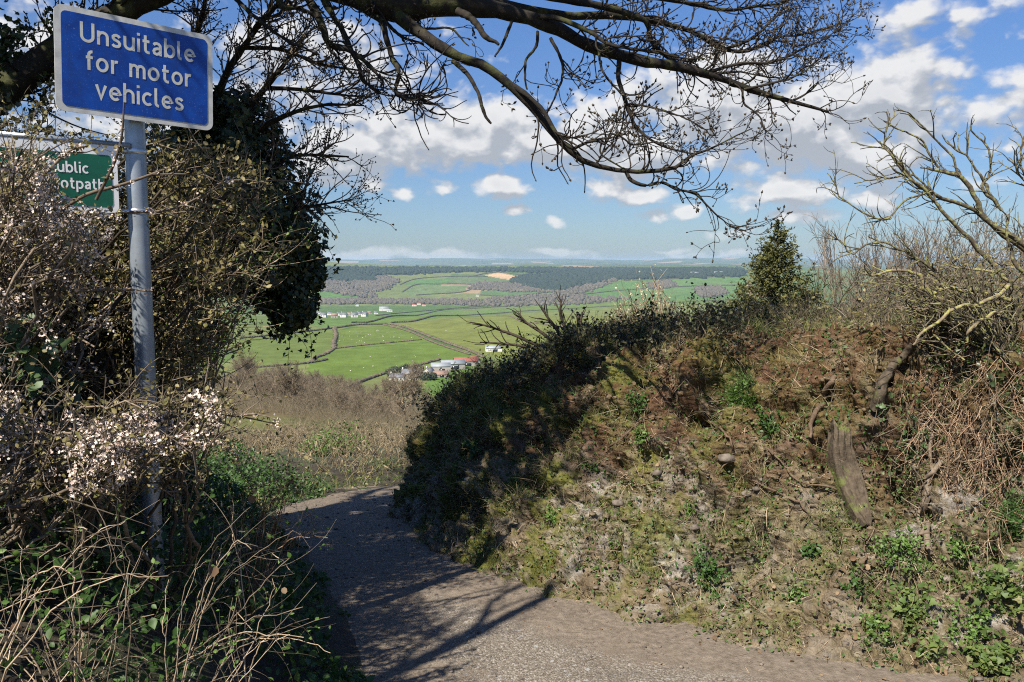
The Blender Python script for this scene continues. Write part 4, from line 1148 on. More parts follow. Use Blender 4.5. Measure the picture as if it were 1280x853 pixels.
def build_left_hedge():
    g = np.random.default_rng(21)
    # olive leaved hawthorn hedge: the body of the hedge, from beside the viewer to beyond the post
    feet = verge_feet([(-2.6, 4.6), (-2.3, 4.2), (-2.9, 3.7), (-2.4, 3.4), (-2.1, 3.7), (-3.2, 4.4), (-1.9, 4.3), (-2.0, 3.1), (-2.6, 2.8)])
    root = thing('hawthorn_hedge', tuple(feet[0]), 'dense twiggy hedge of small olive brown leaves behind the grey sign post', 'hedge')
    poly = [(-120, 150), (0, 150), (70, 168), (150, 172), (262, 172), (330, 175), (350, 260), (330, 330), (290, 420), (270, 480), (250, 540), (150, 560), (-120, 600)]
    T = sample_px(poly, 330, 3.35, 4.5, g); S, SR = stems_to(T, feet, g.uniform(.006, .012, len(T)), 14, .25, .25, g)
    n1 = 2600; p0, d, r0, t = sprout(S, SR, n1, .3, 1, (.4, 1.2), .6, g); A, AR = grow(p0, d, g.uniform(.10, .34, n1), np.clip(r0, .002, .0045), 7, .2, .04, .5, g)
    n2 = 7000; p0, d, r0, t = sprout(A, AR, n2, .15, 1, (.5, 1.2), .8, g); B, BR = grow(p0, d, g.uniform(.04, .13, n2), np.clip(r0, .0014, .003), 5, .2, .05, .6, g)
    z = [(SIGN_ZONE[0][0], 3.35)]
    ks, ka, kb = (clear_of(q, z) for q in (S, A, B))
    mb = MB(); tubes(mb, S[ks], SR[ks], 5); part(mb, 'stem_clumps', M_TWIGDARK, root)
    mb = MB(); tubes(mb, A[ka], AR[ka], 4); tubes(mb, B[kb], BR[kb], 3); part(mb, 'twig_sprays', M_TWIG, root)
    pool = np.concatenate([A[ka][:, 2:].reshape(-1, 3), B[kb].reshape(-1, 3)]); n = 46000; i = g.integers(0, len(pool), n)
    pos = pool[i] + g.normal(size=(n, 3)) * .022
    mb = MB(); leaves(mb, pos, g.uniform(.012, .030, n), g.normal(size=(n, 3)) + np.array([-.2, -.3, .7]), 'oval', g)
    # dense shaded heart of the hedge, its unseen run back beside the viewer, and a lump added to shade the verge
    E = [((-3.0, 4.4, .9), (.8, .6, .85)), ((-2.55, 4.6, .9), (.5, .45, .8)), ((-3.3, 3.6, 1.0), (.7, .7, .9)), ((-2.3, 3.6, .65), (.4, .4, .55)),
         ((-1.75, .55, .8), (.5, .8, .72)), ((-2.4, 1.2, 1.2), (.7, 1.1, 1.15)), ((-2.3, -.4, 1.25), (.7, 1.2, 1.2)), ((-2.5, -2.0, 1.3), (.7, 1.2, 1.3)), ((-3.1, 2.4, 1.0), (.7, .8, .9))]
    pos, nn = ell_points(E, 24000, g, .3); k = clear_of(pos[:, None], [(SIGN_ZONE[0][0], 3.5), ([(-50, -50), (300, -50), (300, 140), (-50, 140)], 9)])
    leaves(mb, pos[k], g.uniform(.02, .045, k.sum()), nn[k], 'oval', g); part(mb, 'foliage', M_OLIVE, root)

    # the ivy-clad tree behind
    feet = verge_feet([(-2.35, 5.4)]); root = thing('ivy_covered_tree', tuple(feet[0]), 'dark ivy covered tree behind the sign hanging over the left edge of the lane', 'tree')
    mb = MB(); q = resample([(*feet[0][:2], feet[0][2] - .2, .16), (-2.3, 5.35, 1.3, .13), (-2.2, 5.2, 2.0, .09), (-2.1, 5.1, 2.35, .04), (-1.95, 5.0, 2.6, .012)], 24); tubes(mb, q[:, :3], q[:, 3], 10, .3); part(mb, 'trunk', M_BARK, root, True)
    br = [[(300, 330, 5.2, 8), (335, 300, 5.2, 6), (358, 325, 5.2, 4), (370, 350, 5.2, 3), (376, 385, 5.2, 1.2)], [(270, 200, 5.1, 7), (300, 150, 5, 5), (340, 100, 4.9, 3.4), (372, 60, 4.8, 2)], [(285, 250, 5.1, 5), (330, 215, 5, 3.6), (370, 195, 5, 2.4), (436, 196, 5, 1)],
          [(262, 150, 5.1, 6), (285, 90, 5, 4.5), (318, 40, 4.9, 3), (352, 0, 4.8, 2)], [(300, 180, 5, 4), (345, 150, 4.9, 3), (400, 132, 4.9, 2), (455, 132, 4.9, 1)], [(240, 160, 5.1, 5), (228, 100, 5, 4), (250, 30, 4.9, 3), (262, -20, 4.8, 2)],
          [(330, 270, 5, 3), (365, 262, 5, 2.2), (400, 256, 5, 1.5), (437, 250, 5, .7)], [(320, 300, 5.1, 3), (352, 275, 5, 2), (378, 240, 5, 1.3), (392, 210, 5, .8)], [(330, 110, 4.95, 3), (375, 112, 4.9, 2.2), (420, 118, 4.9, 1.6), (462, 122, 4.9, .8)], [(300, 60, 4.95, 3), (350, 62, 4.9, 2.4), (400, 80, 4.9, 1.6), (450, 88, 4.9, .8)]]
    bp = []; brr = []
    for b in br:
        p, r = traced(b, 18); mb = MB(); tubes(mb, p, r, 7, .3); part(mb, 'branch', M_BARK, root, True); bp.append(p); brr.append(r)
    bp = np.array(bp); brr = np.array(brr)
    n1 = 230; p0, d, r0, t = sprout(bp[1:], brr[1:], n1, .15, 1, (.4, 1.0), .6, g); A, AR = grow(p0, unit(d + np.array([.22, 0, .1])), g.uniform(.12, .38, n1), np.clip(r0, .0026, .005), 9, .16, .05, .5, g)
    n2 = 1100; p0, d, r0, t = sprout(A, AR, n2, .15, 1, (.4, 1.1), .8, g); B, BR = grow(p0, d, g.uniform(.04, .13, n2), np.clip(r0, .0016, .0028), 6, .2, .10, .6, g)
    mb = MB(); tubes(mb, A, AR, 4); tubes(mb, B, BR, 3); part(mb, 'twig_sprays', M_TWIG, root)
    tips = np.concatenate([B[:, -1], A[:, -1], B[:, 3]]); n = len(tips); mb = MB(); dd = unit(g.normal(size=(n, 3)) + np.array([0, 0, .5])); s = np.linspace(0, 1, 4)
    tubes(mb, tips[:, None] + dd[:, None] * (.014 * s)[None, :, None], np.full((n, 1), .0042) * np.array([.6, 1, .8, .1])[None], 4); part(mb, 'buds', M_BUD, root)
    E = [px_ell(300, 175, 5.2, 42, 62, .45), px_ell(262, 150, 5.1, 40, 50, .4), px_ell(255, 260, 5.0, 62, 80, .45), px_ell(322, 270, 5.1, 48, 62, .5), px_ell(345, 345, 5.2, 42, 48, .4), px_ell(374, 385, 5.2, 27, 46, .32),
         px_ell(285, 345, 5.1, 48, 62, .45), px_ell(255, 425, 5.1, 34, 66, .35), px_ell(235, 360, 5, 45, 70, .4), px_ell(340, 310, 5.2, 45, 40, .4), px_ell(338, 378, 5.2, 36, 34, .35), px_ell(356, 398, 5.2, 32, 34, .3), px_ell(392, 345, 5.2, 12, 22, .14), px_ell(225, 470, 5.0, 40, 40, .4)]
    pos, nn = ell_points(E, 36000, g, .15, 1.0); mb = MB(); leaves(mb, pos, g.uniform(.026, .050, len(pos)), nn, 'ivy', g)
    n = 150; i = g.integers(0, len(pos), n); sel = pos[i]; sel = sel[(project(sel)[0] > 300) | (project(sel)[1] < 300)]
    V, VR = grow(sel, g.normal(size=(len(sel), 3)) * np.array([.9, .5, .4]) + np.array([.3, 0, -.35]), g.uniform(.12, .42, len(sel)), np.full(len(sel), .0025), 10, .2, -.06, .6, g)
    tubes(mb, V, VR, 3); vp = np.repeat(V[:, 2:].reshape(-1, 3), 2, 0) + g.normal(size=(len(sel) * 16, 3)) * .02; leaves(mb, vp, g.uniform(.018, .042, len(vp)), g.normal(size=(len(vp), 3)) + np.array([0, -.3, .5]), 'ivy', g)
    part(mb, 'ivy', M_IVY, root)

    # blossoming blackthorn, upper spray round the green sign and lower mass in front of the post
    up = [([(-60, 190), (25, 178), (60, 225), (70, 268), (150, 270), (120, 340), (60, 360), (-60, 380)], .8), ([(10, 205), (70, 180), (100, 200), (80, 280), (10, 290)], .35), ([(90, 225), (140, 215), (150, 265), (100, 275)], .12), ([(-60, 340), (120, 330), (145, 440), (90, 500), (-60, 500)], .45)]
    blackthorn('blackthorn_shrub', 'white blossomed blackthorn spray screening the green footpath sign', up, 2.35, 2.9, [(-2.0, 2.5), (-1.9, 2.8), (-2.2, 2.7), (-2.3, 3.0)], 60, 9500, [(SIGN_ZONE[0][0], 3.3), POLE_ZONE[0], ([(66, 198), (126, 198), (146, 262), (100, 250), (80, 243)], 3.2)], 31,
               [[(60, 275, 2.8, 3), (105, 245, 2.8, 2.4), (150, 232, 2.85, 2), (190, 218, 2.9, 1.7), (232, 202, 2.95, 1)], [(20, 330, 2.7, 3), (80, 300, 2.75, 2.5), (140, 268, 2.85, 2), (215, 262, 2.9, 1.4), (285, 226, 3, .8)],
                [(120, 250, 2.75, 2.2), (142, 205, 2.75, 2), (152, 170, 2.75, 1.6), (155, 128, 2.75, 1)], [(30, 375, 2.6, 3), (90, 365, 2.7, 2.4), (140, 362, 2.8, 2), (190, 364, 2.85, 1)], [(0, 250, 2.6, 2.6), (50, 222, 2.65, 2.2), (85, 190, 2.7, 1.8), (110, 182, 2.75, 1)]])
    lo = [([(-40, 520), (60, 505), (120, 530), (190, 505), (262, 482), (282, 520), (255, 560), (180, 590), (120, 625), (50, 600), (-40, 620)], .9), ([(-40, 470), (40, 500), (30, 560), (-40, 560)], .15)]
    blackthorn('blackthorn_shrub', 'low blackthorn thick with white blossom in front of the foot of the post', lo, 2.1, 2.75, [(-1.7, 2.2), (-1.5, 2.6), (-1.9, 2.5), (-1.3, 2.9), (-1.6, 3.0)], 70, 8200, [(SIGN_ZONE[0][0], 3.3), ([(152, 200), (184, 200), (194, 455), (172, 455)], 3.2)], 32,
               [[(60, 560, 2.4, 3), (140, 545, 2.45, 2.6), (220, 520, 2.5, 2), (290, 520, 2.6, 1.2), (345, 530, 2.7, .8)], [(150, 600, 2.3, 2.6), (220, 560, 2.4, 2.2), (275, 555, 2.5, 1.6), (300, 575, 2.5, 1)]])
    # thorn twigs standing in front of the ivy tree
    feet = verge_feet([(-2.0, 3.9), (-1.8, 4.1), (-2.2, 3.6)])
    root = thing('hawthorn_shrub', tuple(feet[0]), 'pale bare hawthorn sprays with yellow buds between the post and dark ivy', 'shrub')
    T = sample_px([(195, 250), (340, 215), (350, 330), (300, 420), (240, 520), (195, 480)], 46, 3.4, 4.2, g); S, SR = stems_to(T, feet, g.uniform(.004, .007, 46), 16, .3, .2, g)
    n1 = 420; p0, d, r0, t = sprout(S, SR, n1, .4, 1, (.4, 1.2), .6, g); A, AR = grow(p0, unit(d + np.array([.3, 0, .05])), g.uniform(.08, .3, n1), np.clip(r0, .0018, .003), 7, .14, .02, .5, g)
    k = clear_of(A, POLE_ZONE + SIGN_ZONE); mb = MB(); tubes(mb, S, SR, 4); tubes(mb, A[k], AR[k], 3); part(mb, 'stem_clumps', M_BRAMBLE, root)
    pool = A[k].reshape(-1, 3); n = 2600; i = g.integers(0, len(pool), n); mb = MB(); leaves(mb, pool[i] + g.normal(size=(n, 3)) * .008, g.uniform(.008, .018, n), g.normal(size=(n, 3)) + np.array([0, -.5, .5]), 'oval', g)
    part(mb, 'leaves', M_GREEN, root)
    # big ivy leaves beside the frame edge
    root = thing('ivy_plant', tuple(P(40, 520, 2.5)), 'broad pale ivy leaves climbing the hedge at the left edge', 'ivy')
    mb = MB(); pos = sample_px([(5, 395), (60, 405), (85, 440), (75, 500), (10, 480)], 50, 2.45, 2.6, g); leaves(mb, pos, g.uniform(.035, .06, 50), g.normal(size=(50, 3)) * .4 + np.array([-.1, -.7, .6]), 'ivy', g); part(mb, 'leaves', M_IVYLIGHT, root)
    mb = MB(); p, r = traced([(20, 560, 2.6, 2), (40, 490, 2.6, 2), (25, 440, 2.55, 1.6), (50, 400, 2.5, 1.2)], 14); tubes(mb, p, r, 5); part(mb, 'stem', M_TWIG, root)
    root = thing('ivy_plant', tuple(P(30, 600, 2.7)), 'dark shaded ivy hanging below the pale leaves at the left edge', 'ivy')
    mb = MB(); pos = sample_px([(-20, 420), (70, 440), (110, 520), (90, 560), (-20, 540)], 500, 2.6, 2.95, g); leaves(mb, pos, g.uniform(.03, .055, 500), g.normal(size=(500, 3)) * .6 + np.array([0, -.7, .3]), 'ivy', g); part(mb, 'leaves', M_IVY, root)
    mb = MB(); p, r = traced([(40, 640, 2.75, 2), (60, 560, 2.75, 2), (30, 480, 2.7, 1.5)], 14); tubes(mb, p, r, 5); part(mb, 'stem', M_TWIG, root)

    # brambles of the verge
    SP = [('tangle of pale dry bramble stems arching at the bottom left corner', [(-40, 650), (150, 640), (230, 700), (200, 853), (-40, 870)], 1.75, 2.3, [(-1.1, 1.5), (-1.3, 1.8), (-1.0, 1.9), (-1.5, 1.6), (-1.2, 2.1)], 42, 41),
          ('bramble stems sprawling over the shaded verge towards the lane', [(180, 650), (330, 620), (420, 700), (420, 820), (300, 840), (200, 760)], 2.0, 2.9, [(-.95, 2.1), (-1.1, 2.4), (-.9, 2.6), (-1.2, 2.8)], 30, 42),
          ('thin reddish briar shoots at the lane edge beyond the post', [(240, 600), (380, 590), (425, 680), (300, 700)], 3.0, 4.0, [(-1.1, 3.1), (-1.2, 3.5), (-1.35, 4.0)], 46, 43)]
    for lab, poly, y0, y1, ft, n, seed in SP:
        gg = np.random.default_rng(seed); feet = verge_feet(ft); root = thing('bramble_bush', tuple(feet[0]), lab, 'bramble')
        T = sample_px(poly, n, y0, y1, gg); S, SR = stems_to(T, feet, gg.uniform(.0014, .0034, n), 20, .45, .14, gg)
        n1 = n * 4; p0, d, r0, t = sprout(S, SR, n1, .25, 1, (.5, 1.2), .7, gg); A, AR = grow(p0, d, gg.uniform(.04, .22, n1), np.clip(r0, .0008, .0016), 8, .09, .0, .5, gg)
        k = clear_of(A, POLE_ZONE)
        mb = MB(); tubes(mb, S, SR, 5); part(mb, 'stem_clumps', M_BRAMBLE if seed != 43 else M_DEADSTEM, root)
        mb = MB(); tubes(mb, A[k], AR[k], 3); part(mb, 'twig_sprays', M_TWIG, root)
        m = 200; pool = np.concatenate([A[:, 3:].reshape(-1, 3)]); i = gg.integers(0, len(pool), m); mb = MB(); leaves(mb, pool[i], gg.uniform(.008, .022, m), gg.normal(size=(m, 3)) + np.array([0, -.3, .8]), 'oval', gg); part(mb, 'leaves', M_GREEN, root)
        m = 5; i = gg.integers(0, len(pool), m); mb = MB(); leaves(mb, pool[i], gg.uniform(.015, .03, m), gg.normal(size=(m, 3)) + np.array([0, -.3, .6]), 'round', gg, .5); part(mb, 'dead_leaves', M_DRYLEAF, root)
    # dark low growth under the hedge, herbs and grass of the verge
    n = 40000; y = g.uniform(.7, 8.5, n); d = g.uniform(.0, 2.3, n) ** 1.0; x = np.interp(y, LEFT_FOOT[:, 1], LEFT_FOOT[:, 0]) - d
    ok = fbm(xyz(x / .35, y / .35), 3, 101) > -.15 + .25 * (d < .15); x, y, d = x[ok], y[ok], d[ok]
    z = verge_z(x, y); hgt = g.uniform(.02, .30, len(x)) * sstep(.0, .5, d) + .01
    mb = MB(); leaves(mb, xyz(x, y, z + hgt), g.uniform(.015, .045, len(x)), g.normal(size=(len(x), 3)) + np.array([.2, -.3, 1.]), 'oval', g)
    o = mb.build('undergrowth', M_HERB); tag(o, 'low dark green herbs and seedlings covering the shaded left verge', 'undergrowth', None, 'stuff')


build_left_hedge()

# ------------------------------------------------------------------ growth on the bank
M_STUMP = bark_mat('weathered wood', (.032, .024, .016), (.105, .082, .056), 34, (.10, .11, .035), .25, .9, .1, 7)
M_ROOT = bark_mat('root', (.06, .040, .026), (.15, .105, .07), 30, None, 0, .8, .25)
M_STONE = bark_mat('shale stone', (.075, .062, .05), (.19, .16, .13), 22, None, 0, .6, .35)
M_GREENDULL = leaf_mat('dull green leaf', [(.035, .065, .016), (.075, .125, .028), (.13, .17, .045), (.055, .09, .022), (.17, .165, .06)], .55, .25)
M_SPRUCE = leaf_mat('spruce needle', [(.04, .048, .014), (.085, .092, .024), (.13, .125, .038), (.055, .065, .018)], .6, .1)
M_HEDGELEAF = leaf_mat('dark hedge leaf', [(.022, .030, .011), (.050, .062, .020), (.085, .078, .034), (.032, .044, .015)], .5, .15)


def blades(mb, pos, nrm, length, width, lean, g, k=4):
    n = len(pos); up = unit(np.array([0, 0, 1.]) * .8 + nrm * .5 + lean * g.normal(size=(n, 3))); bend = unit(g.normal(size=(n, 3)) * np.array([1, 1, .2]) + nrm * .5 + np.array([0, 0, -.5]))
    s = np.linspace(0, 1, k)[None, :, None]; L = np.asarray(length)[:, None, None]
    c = pos[:, None] + up[:, None] * L * s + bend[:, None] * L * .55 * s ** 2
    side = unit(np.cross(up, g.normal(size=(n, 3))))[:, None]; w = (np.asarray(width)[:, None, None] * (1 - s ** 1.5 * .95)) * .5
    v = np.stack([c - side * w, c + side * w], 2).reshape(n, -1, 3); b = (np.arange(n) * 2 * k)[:, None, None]
    i = np.arange(k - 1)[None, :, None] * 2
    f = (b + i + np.array([[[0, 1, 3, 2]]])).reshape(-1, 4)
    return mb.add(v.reshape(-1, 3), f)


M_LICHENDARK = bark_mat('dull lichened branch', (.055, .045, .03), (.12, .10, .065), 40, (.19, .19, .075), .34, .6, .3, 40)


def build_bank_growth():
    g = np.random.default_rng(51)
    # --- grass, dead grass, leaf litter: nobody could count them
    dens = lambda p, s, t: np.clip(.12 + .9 * sstep(.38, .50, s) * sstep(.45, .75, t) + .75 * sstep(.88, 1., t) * sstep(.28, .42, s) + .7 * (fbm(p / .25, 2, 111) > .30), 0, 1) * (fbm(p / .16, 2, 112) > -.10)
    p, n, s, t = bank_at(8200, .03, 1.25, .14, .74, g, dens); m = 9
    P2 = np.repeat(p, m, 0) + g.normal(size=(len(p) * m, 3)) * .022; N2 = np.repeat(n, m, 0); L = np.repeat(g.uniform(.02, .075, len(p)) * (1 + .8 * sstep(.8, 1., t)), m) * g.uniform(.5, 1.3, len(P2))
    mb = MB(); blades(mb, P2 - N2 * .01, N2, L, g.uniform(.002, .0045, len(P2)), .45, g)
    tag(mb.build('grass', M_GRASS), 'short tufts of green grass growing over the earth bank', None, None, 'stuff')
    p, n, s, t = bank_at(800, .05, 1.2, .14, .7, g, lambda p, s, t: (fbm(p / .2, 2, 113) > .1) * 1.); m = 9
    P2 = np.repeat(p, m, 0) + g.normal(size=(len(p) * m, 3)) * .03; N2 = np.repeat(n, m, 0)
    mb = MB(); blades(mb, P2, N2, g.uniform(.05, .17, len(P2)), g.uniform(.002, .004, len(P2)), .7, g)
    tag(mb.build('dead_grass', M_STRAW), 'bleached dead grass hanging on the earth bank', None, None, 'stuff')
    # moss and small-leaved mats
    p, n, s, t = bank_at(24000, .04, 1.15, .13, .74, g, lambda p, s, t: np.clip((.15 + .85 * sstep(.36, .48, s) * sstep(.3, .6, t)) * (fbm(p / .3, 3, 114) > .0) + .12 + .5 * (fbm(p / .24, 2, 118) > .36), 0, 1))
    mb = MB(); leaves(mb, p + n * g.uniform(0, .025, (len(p), 1)), g.uniform(.008, .024, len(p)), n + .6 * g.normal(size=n.shape), 'oval', g)
    tag(mb.build('moss', M_HERB), 'dark green moss and tiny leaved mats on the shaded face of the bank', None, None, 'stuff')
    p, n, s, t = bank_at(7000, .0, 1.1, .12, .70, g, lambda p, s, t: np.clip(.15 + (fbm(p / .3, 3, 151) > -.05) * .85, 0, 1)); r = g.gamma(2., .0042, len(p)).clip(.003, .024)
    mb = MB(); blobs(mb, p + n * (r * .1)[:, None], np.stack([r, r * g.uniform(.6, 1, len(r)), r * g.uniform(.4, .9, len(r))], -1), g, .25, 0)
    tag(mb.build('clods', M_BANK), 'crumbling clods of earth over the face of the bank', None, None, 'stuff')
    p, n, s, t = bank_at(15000, -.0, .95, .12, .5, g, lambda p, s, t: np.clip((fbm(p / .22, 3, 141) > .02) * (1.15 - t) * (.35 + .65 * (1 - sstep(.22, .36, s))), 0, 1))
    mb = MB(); leaves(mb, p + n * g.uniform(.004, .05, (len(p), 1)), g.uniform(.006, .024, len(p)), n + .7 * g.normal(size=n.shape) + np.array([0, 0, .3]), 'oval', g)
    tag(mb.build('herbs', M_GREENDULL), 'small creeping green herbs along the sunny foot of the bank', None, None, 'stuff')
    # twiggy litter: dead stalks and rootlets lying on the face
    p, n, s, t = bank_at(7000, .02, 1.1, .12, .70, g, lambda p, s, t: np.clip(.06 + 1.1 * sstep(.0, .4, fbm(p / .22, 2, 131)) * (.35 + .65 * (1 - sstep(.3, .42, s)) * sstep(.2, .45, t)), 0, 1))
    d = unit(g.normal(size=p.shape) + np.array([0, 0, -.5])); d = unit(d - n * (d * n).sum(1, keepdims=True) + n * .10)
    A, AR = grow(p + n * .004, d, g.uniform(.03, .16, len(p)), g.uniform(.0007, .0020, len(p)), 5, .16, -.04, .5, g)
    mb = MB(); tubes(mb, A, AR, 3); tag(mb.build('twig_litter', M_BRAMBLE), 'thin dead stalks and rootlets lying over the bank face', 'litter', None, 'stuff')
    p, n, s, t = bank_at(1500, .0, 1.2, .12, .66, g, lambda p, s, t: np.clip(1.1 - 2.2 * t, .12, 1)); mb = MB()
    leaves(mb, p + n * .008, g.uniform(.012, .034, len(p)), n + .8 * g.normal(size=n.shape), 'round', g, .6)
    # leaves on the edges of the lane
    k = 220; i = g.integers(int(.13 * NS), int(.6 * NS), k); e = _foot[i]; q = e + unit(np.stack([-np.gradient(_foot[:, 1])[i] * -1, np.gradient(_foot[:, 0])[i] * -1], -1)) * (g.exponential(.13, (k, 1)) * g.choice([-1, 1], (k, 1), p=[.3, .7]))
    leaves(mb, xyz(q[:, 0], q[:, 1], lane_z(q[:, 0], q[:, 1]) + .002), g.uniform(.006, .022, k), g.normal(size=(k, 3)) * .25 + np.array([0, 0, 1.]), 'round', g, .5)
    tag(mb.build('leaf_litter', M_DRYLEAF), 'fallen brown leaves along the foot of the bank', 'litter', None, 'stuff')
    k = 700; x = g.uniform(-1.6, 2.6, k); y = g.uniform(2.4, 8., k); f1, s1 = seg_dist(x, y, BANK_FOOT); f2, s2 = seg_dist(x, y, LEFT_FOOT); keep = ((f1 < .5) | (f2 < .5)) & (g.random(k) < .9) | (g.random(k) < .06); x, y = x[keep], y[keep]; n = len(x)
    A, AR = grow(xyz(x, y, lane_z(x, y) + .003), g.normal(size=(n, 3)) * np.array([1, 1, .03]), g.uniform(.015, .09, n), g.uniform(.0006, .0014, n), 5, .12, 0, .6, g); A[..., 2] = lane_z(A[..., 0], A[..., 1]) + .003
    mb = MB(); tubes(mb, A, AR, 3); tag(mb.build('straw', M_BRAMBLE), 'bits of straw and dead stalk scattered along the lane edges', None, None, 'stuff')
    # loose stones on the lane and in the bank
    k = 5200; x = g.uniform(-2.4, 3.2, k); y = g.uniform(2.2, 10, k) ; r = g.gamma(2.0, .0024, k).clip(.002, .02); fd, fs = seg_dist(x, y, BANK_FOOT); keep = fs > -.2; x, y, r = x[keep], y[keep], r[keep]
    mb = MB(); blobs(mb, xyz(x, y, lane_z(x, y) + r * .25), np.stack([r, r * g.uniform(.6, 1, len(r)), r * .55], -1), g, .22, 0)
    p, n, s, t = bank_at(700, .0, .55, .12, .66, g, lambda p, s, t: 1.1 - t * 1.5); r = g.gamma(2., .0055, len(p)).clip(.004, .035); blobs(mb, p - n * (r * .1)[:, None], np.stack([r, r * .8, r * .5], -1), g, .22, 0)
    tag(mb.build('stones', M_STONE), 'loose grey stones and gravel on the lane and bank', 'stones', None, 'stuff')

    # --- single shaly rocks standing out of the face
    spots = [(770, 632, .06), (858, 612, .07), (905, 578, .09), (1010, 606, .08), (1065, 628, .07), (940, 640, .06), (870, 655, .05), (672, 640, .05), (1185, 720, .05), (985, 570, .07), (820, 590, .06), (735, 652, .06), (1045, 690, .05), (790, 692, .05)]
    rl = ['flat grey rock in the bank, %s' % w for w in ('low on the mossy part near the lane', 'left of the pale scree patch', 'below the dark roots', 'just left of the weathered stump', 'at the foot of the weathered stump', 'amid the pale scree', 'under the pale scree patch', 'nearest the shaded nose', 'below the dead bracken stems', 'above the pale scree', 'under the mossy ledge', 'at the edge of the branch shadow', 'in the trodden grass below the stump', 'by the lane edge in the sun')]
    for (u, v, r), lab in list(zip(spots, rl))[::2]:
        r *= .75
        c, n = bank_hit(u, v); mb = MB(); blobs(mb, np.array([c - n * r * .25]), np.array([[r * .85, r * .7, r * .5]]), g, .25, 0)
        tag(mb.build('rock', M_STONE, loc=c), lab, 'rock', 'rocks standing out of the bank').location = c

    # --- roots, old stump, saplings
    rt = [([(1040, 470), (1030, 500), (1016, 520), (1012, 548)], 6, 'thick root leaning down the bank left of the stump'), ([(960, 560), (1000, 600), (1040, 610), (1075, 640)], 2.2, 'thin root crossing the bank below the stump'),
          ([(880, 520), (905, 540), (915, 560), (900, 590)], 2.5, 'thin dark root under the yellow grass tuft'), ([(940, 600), (975, 618), (1010, 640), (1000, 662)], 2, 'thin root over the pale scree'), ([(1085, 650), (1082, 690), (1074, 720), (1070, 762)], 2.4, 'dark upright stalk standing below the stump'),
          ([(760, 560), (785, 540), (800, 525), (830, 520)], 2.5, 'bent root on the mossy ledge of the bank')]
    for poly, r, lab in rt:
        q = resample(np.array(poly, float), 16); pts = []
        for u, v in q:
            c, n = bank_hit(u, v); pts.append(c + n * .018)
        pts = np.array(pts); pts = pts + .3 * (np.vstack([pts[:1], pts[:-1]]) - pts) ; rr = np.linalg.norm(pts[0] - [0, 0, EZ]) * r * .62 / F * np.linspace(1, .55, 16)
        mb = MB(); tubes(mb, pts, rr, 7, .35); o = mb.build('root', M_ROOT, loc=pts[0]); o.location = pts[0]; tag(o, lab, 'root')
    # the stump: a hollow weathered shell leaning in the bank and its upper limb
    c, n = bank_hit(1062, 600); root = thing('tree_stump', tuple(c), 'old hollow weathered stump grown into the middle of the bank', 'stump')

    def shell(poly, wid, dep, name):
        q = resample(np.array(poly, float), 26); pts = np.array([bank_hit(u, v)[0] for u, v in q[:, :2]]); pts = np.array([np.convolve(np.pad(pts[:, i], 3, mode='edge'), np.ones(7) / 7, 'valid') for i in range(3)]).T
        nn = np.array([0, -.85, .5]); k = 22; a = np.linspace(-1.25, 1.25, k); sidev = unit(np.cross(np.gradient(pts, axis=0), nn))
        dd = np.linalg.norm(pts - [0, 0, EZ], axis=1)[:, None]; W = q[:, 2:3] * dd / F
        out = pts[:, None] + sidev[:, None] * (np.sin(a)[None, :, None] * W[:, None]) + (nn * (dep))[None, None] * np.cos(a)[None, :, None]
        gr = fbm(np.stack(np.broadcast_arrays(a[None, :] * 9, np.linspace(0, 1.6, 26)[:, None], 0.), -1), 4, 121) + .6 * fbm(out / .09, 3, 123); out = out + nn * (gr * .028)[..., None] + unit(np.gradient(pts, axis=0))[:, None] * (fbm(np.stack(np.broadcast_arrays(a[None, :] * 3, 0 * np.linspace(0, 1, 26)[:, None], 3.), -1), 2, 122) * .05)[..., None]
        inner = out - nn * .10
        mb = MB(); mb.add(out.reshape(-1, 3), grid_faces(26, k)); mb.add(inner.reshape(-1, 3), grid_faces(26, k))
        b0 = np.arange(26) * k
        for col in (0, k - 1): mb.add(np.concatenate([out[:, col], inner[:, col]]), np.stack([np.arange(25), np.arange(25) + 1, np.arange(25) + 27, np.arange(25) + 26], -1))
        for row in (0, 25): mb.add(np.concatenate([out[row], inner[row]]), np.stack([np.arange(k - 1), np.arange(k - 1) + 1, np.arange(k - 1) + 1 + k, np.arange(k - 1) + k], -1))
        return part(mb, name, M_STUMP, root, True)
    shell([(1046, 524, 6), (1049, 545, 11), (1052, 570, 13), (1062, 605, 14), (1075, 640, 9), (1084, 655, 3)], 0, .025, 'trunk_shell')
    q = resample(np.array([(1142, 426), (1128, 444), (1112, 462), (1100, 486), (1094, 512)], float), 18); pts = np.array([bank_hit(u, v)[0] + bank_hit(u, v)[1] * .01 for u, v in q]); pts = np.array([np.convolve(np.pad(pts[:, i], 2, mode='edge'), np.ones(5) / 5, 'valid') for i in range(3)]).T
    mb = MB(); tubes(mb, pts, np.linspace(.018, .034, 18) * (1 + .2 * fbm(pts / .06, 2, 124)), 16, .5); part(mb, 'broken_limb', M_STUMP, root, True)
    for poly, lab in (([(1172, 575, 3.8, 3.4), (1163, 600, 3.75, 3), (1160, 630, 3.7, 3), (1158, 655, 3.65, 3.2), (1163, 690, 3.6, 3.6)], 'pale slender sapling stem standing against the right of the bank'),
                      ([(1162, 520, 3.9, 2), (1164, 580, 3.8, 2.2), (1154, 640, 3.7, 2.6), (1150, 670, 3.62, 3)], 'thin dark sapling beside the pale one on the bank')):
        q = resample(np.array(poly, float), 14); pts = np.array([bank_hit(u, v)[0] + bank_hit(u, v)[1] * .03 for u, v in q[:, :2]]); rr = q[:, 3] * np.linalg.norm(pts - [0, 0, EZ], axis=1) / F
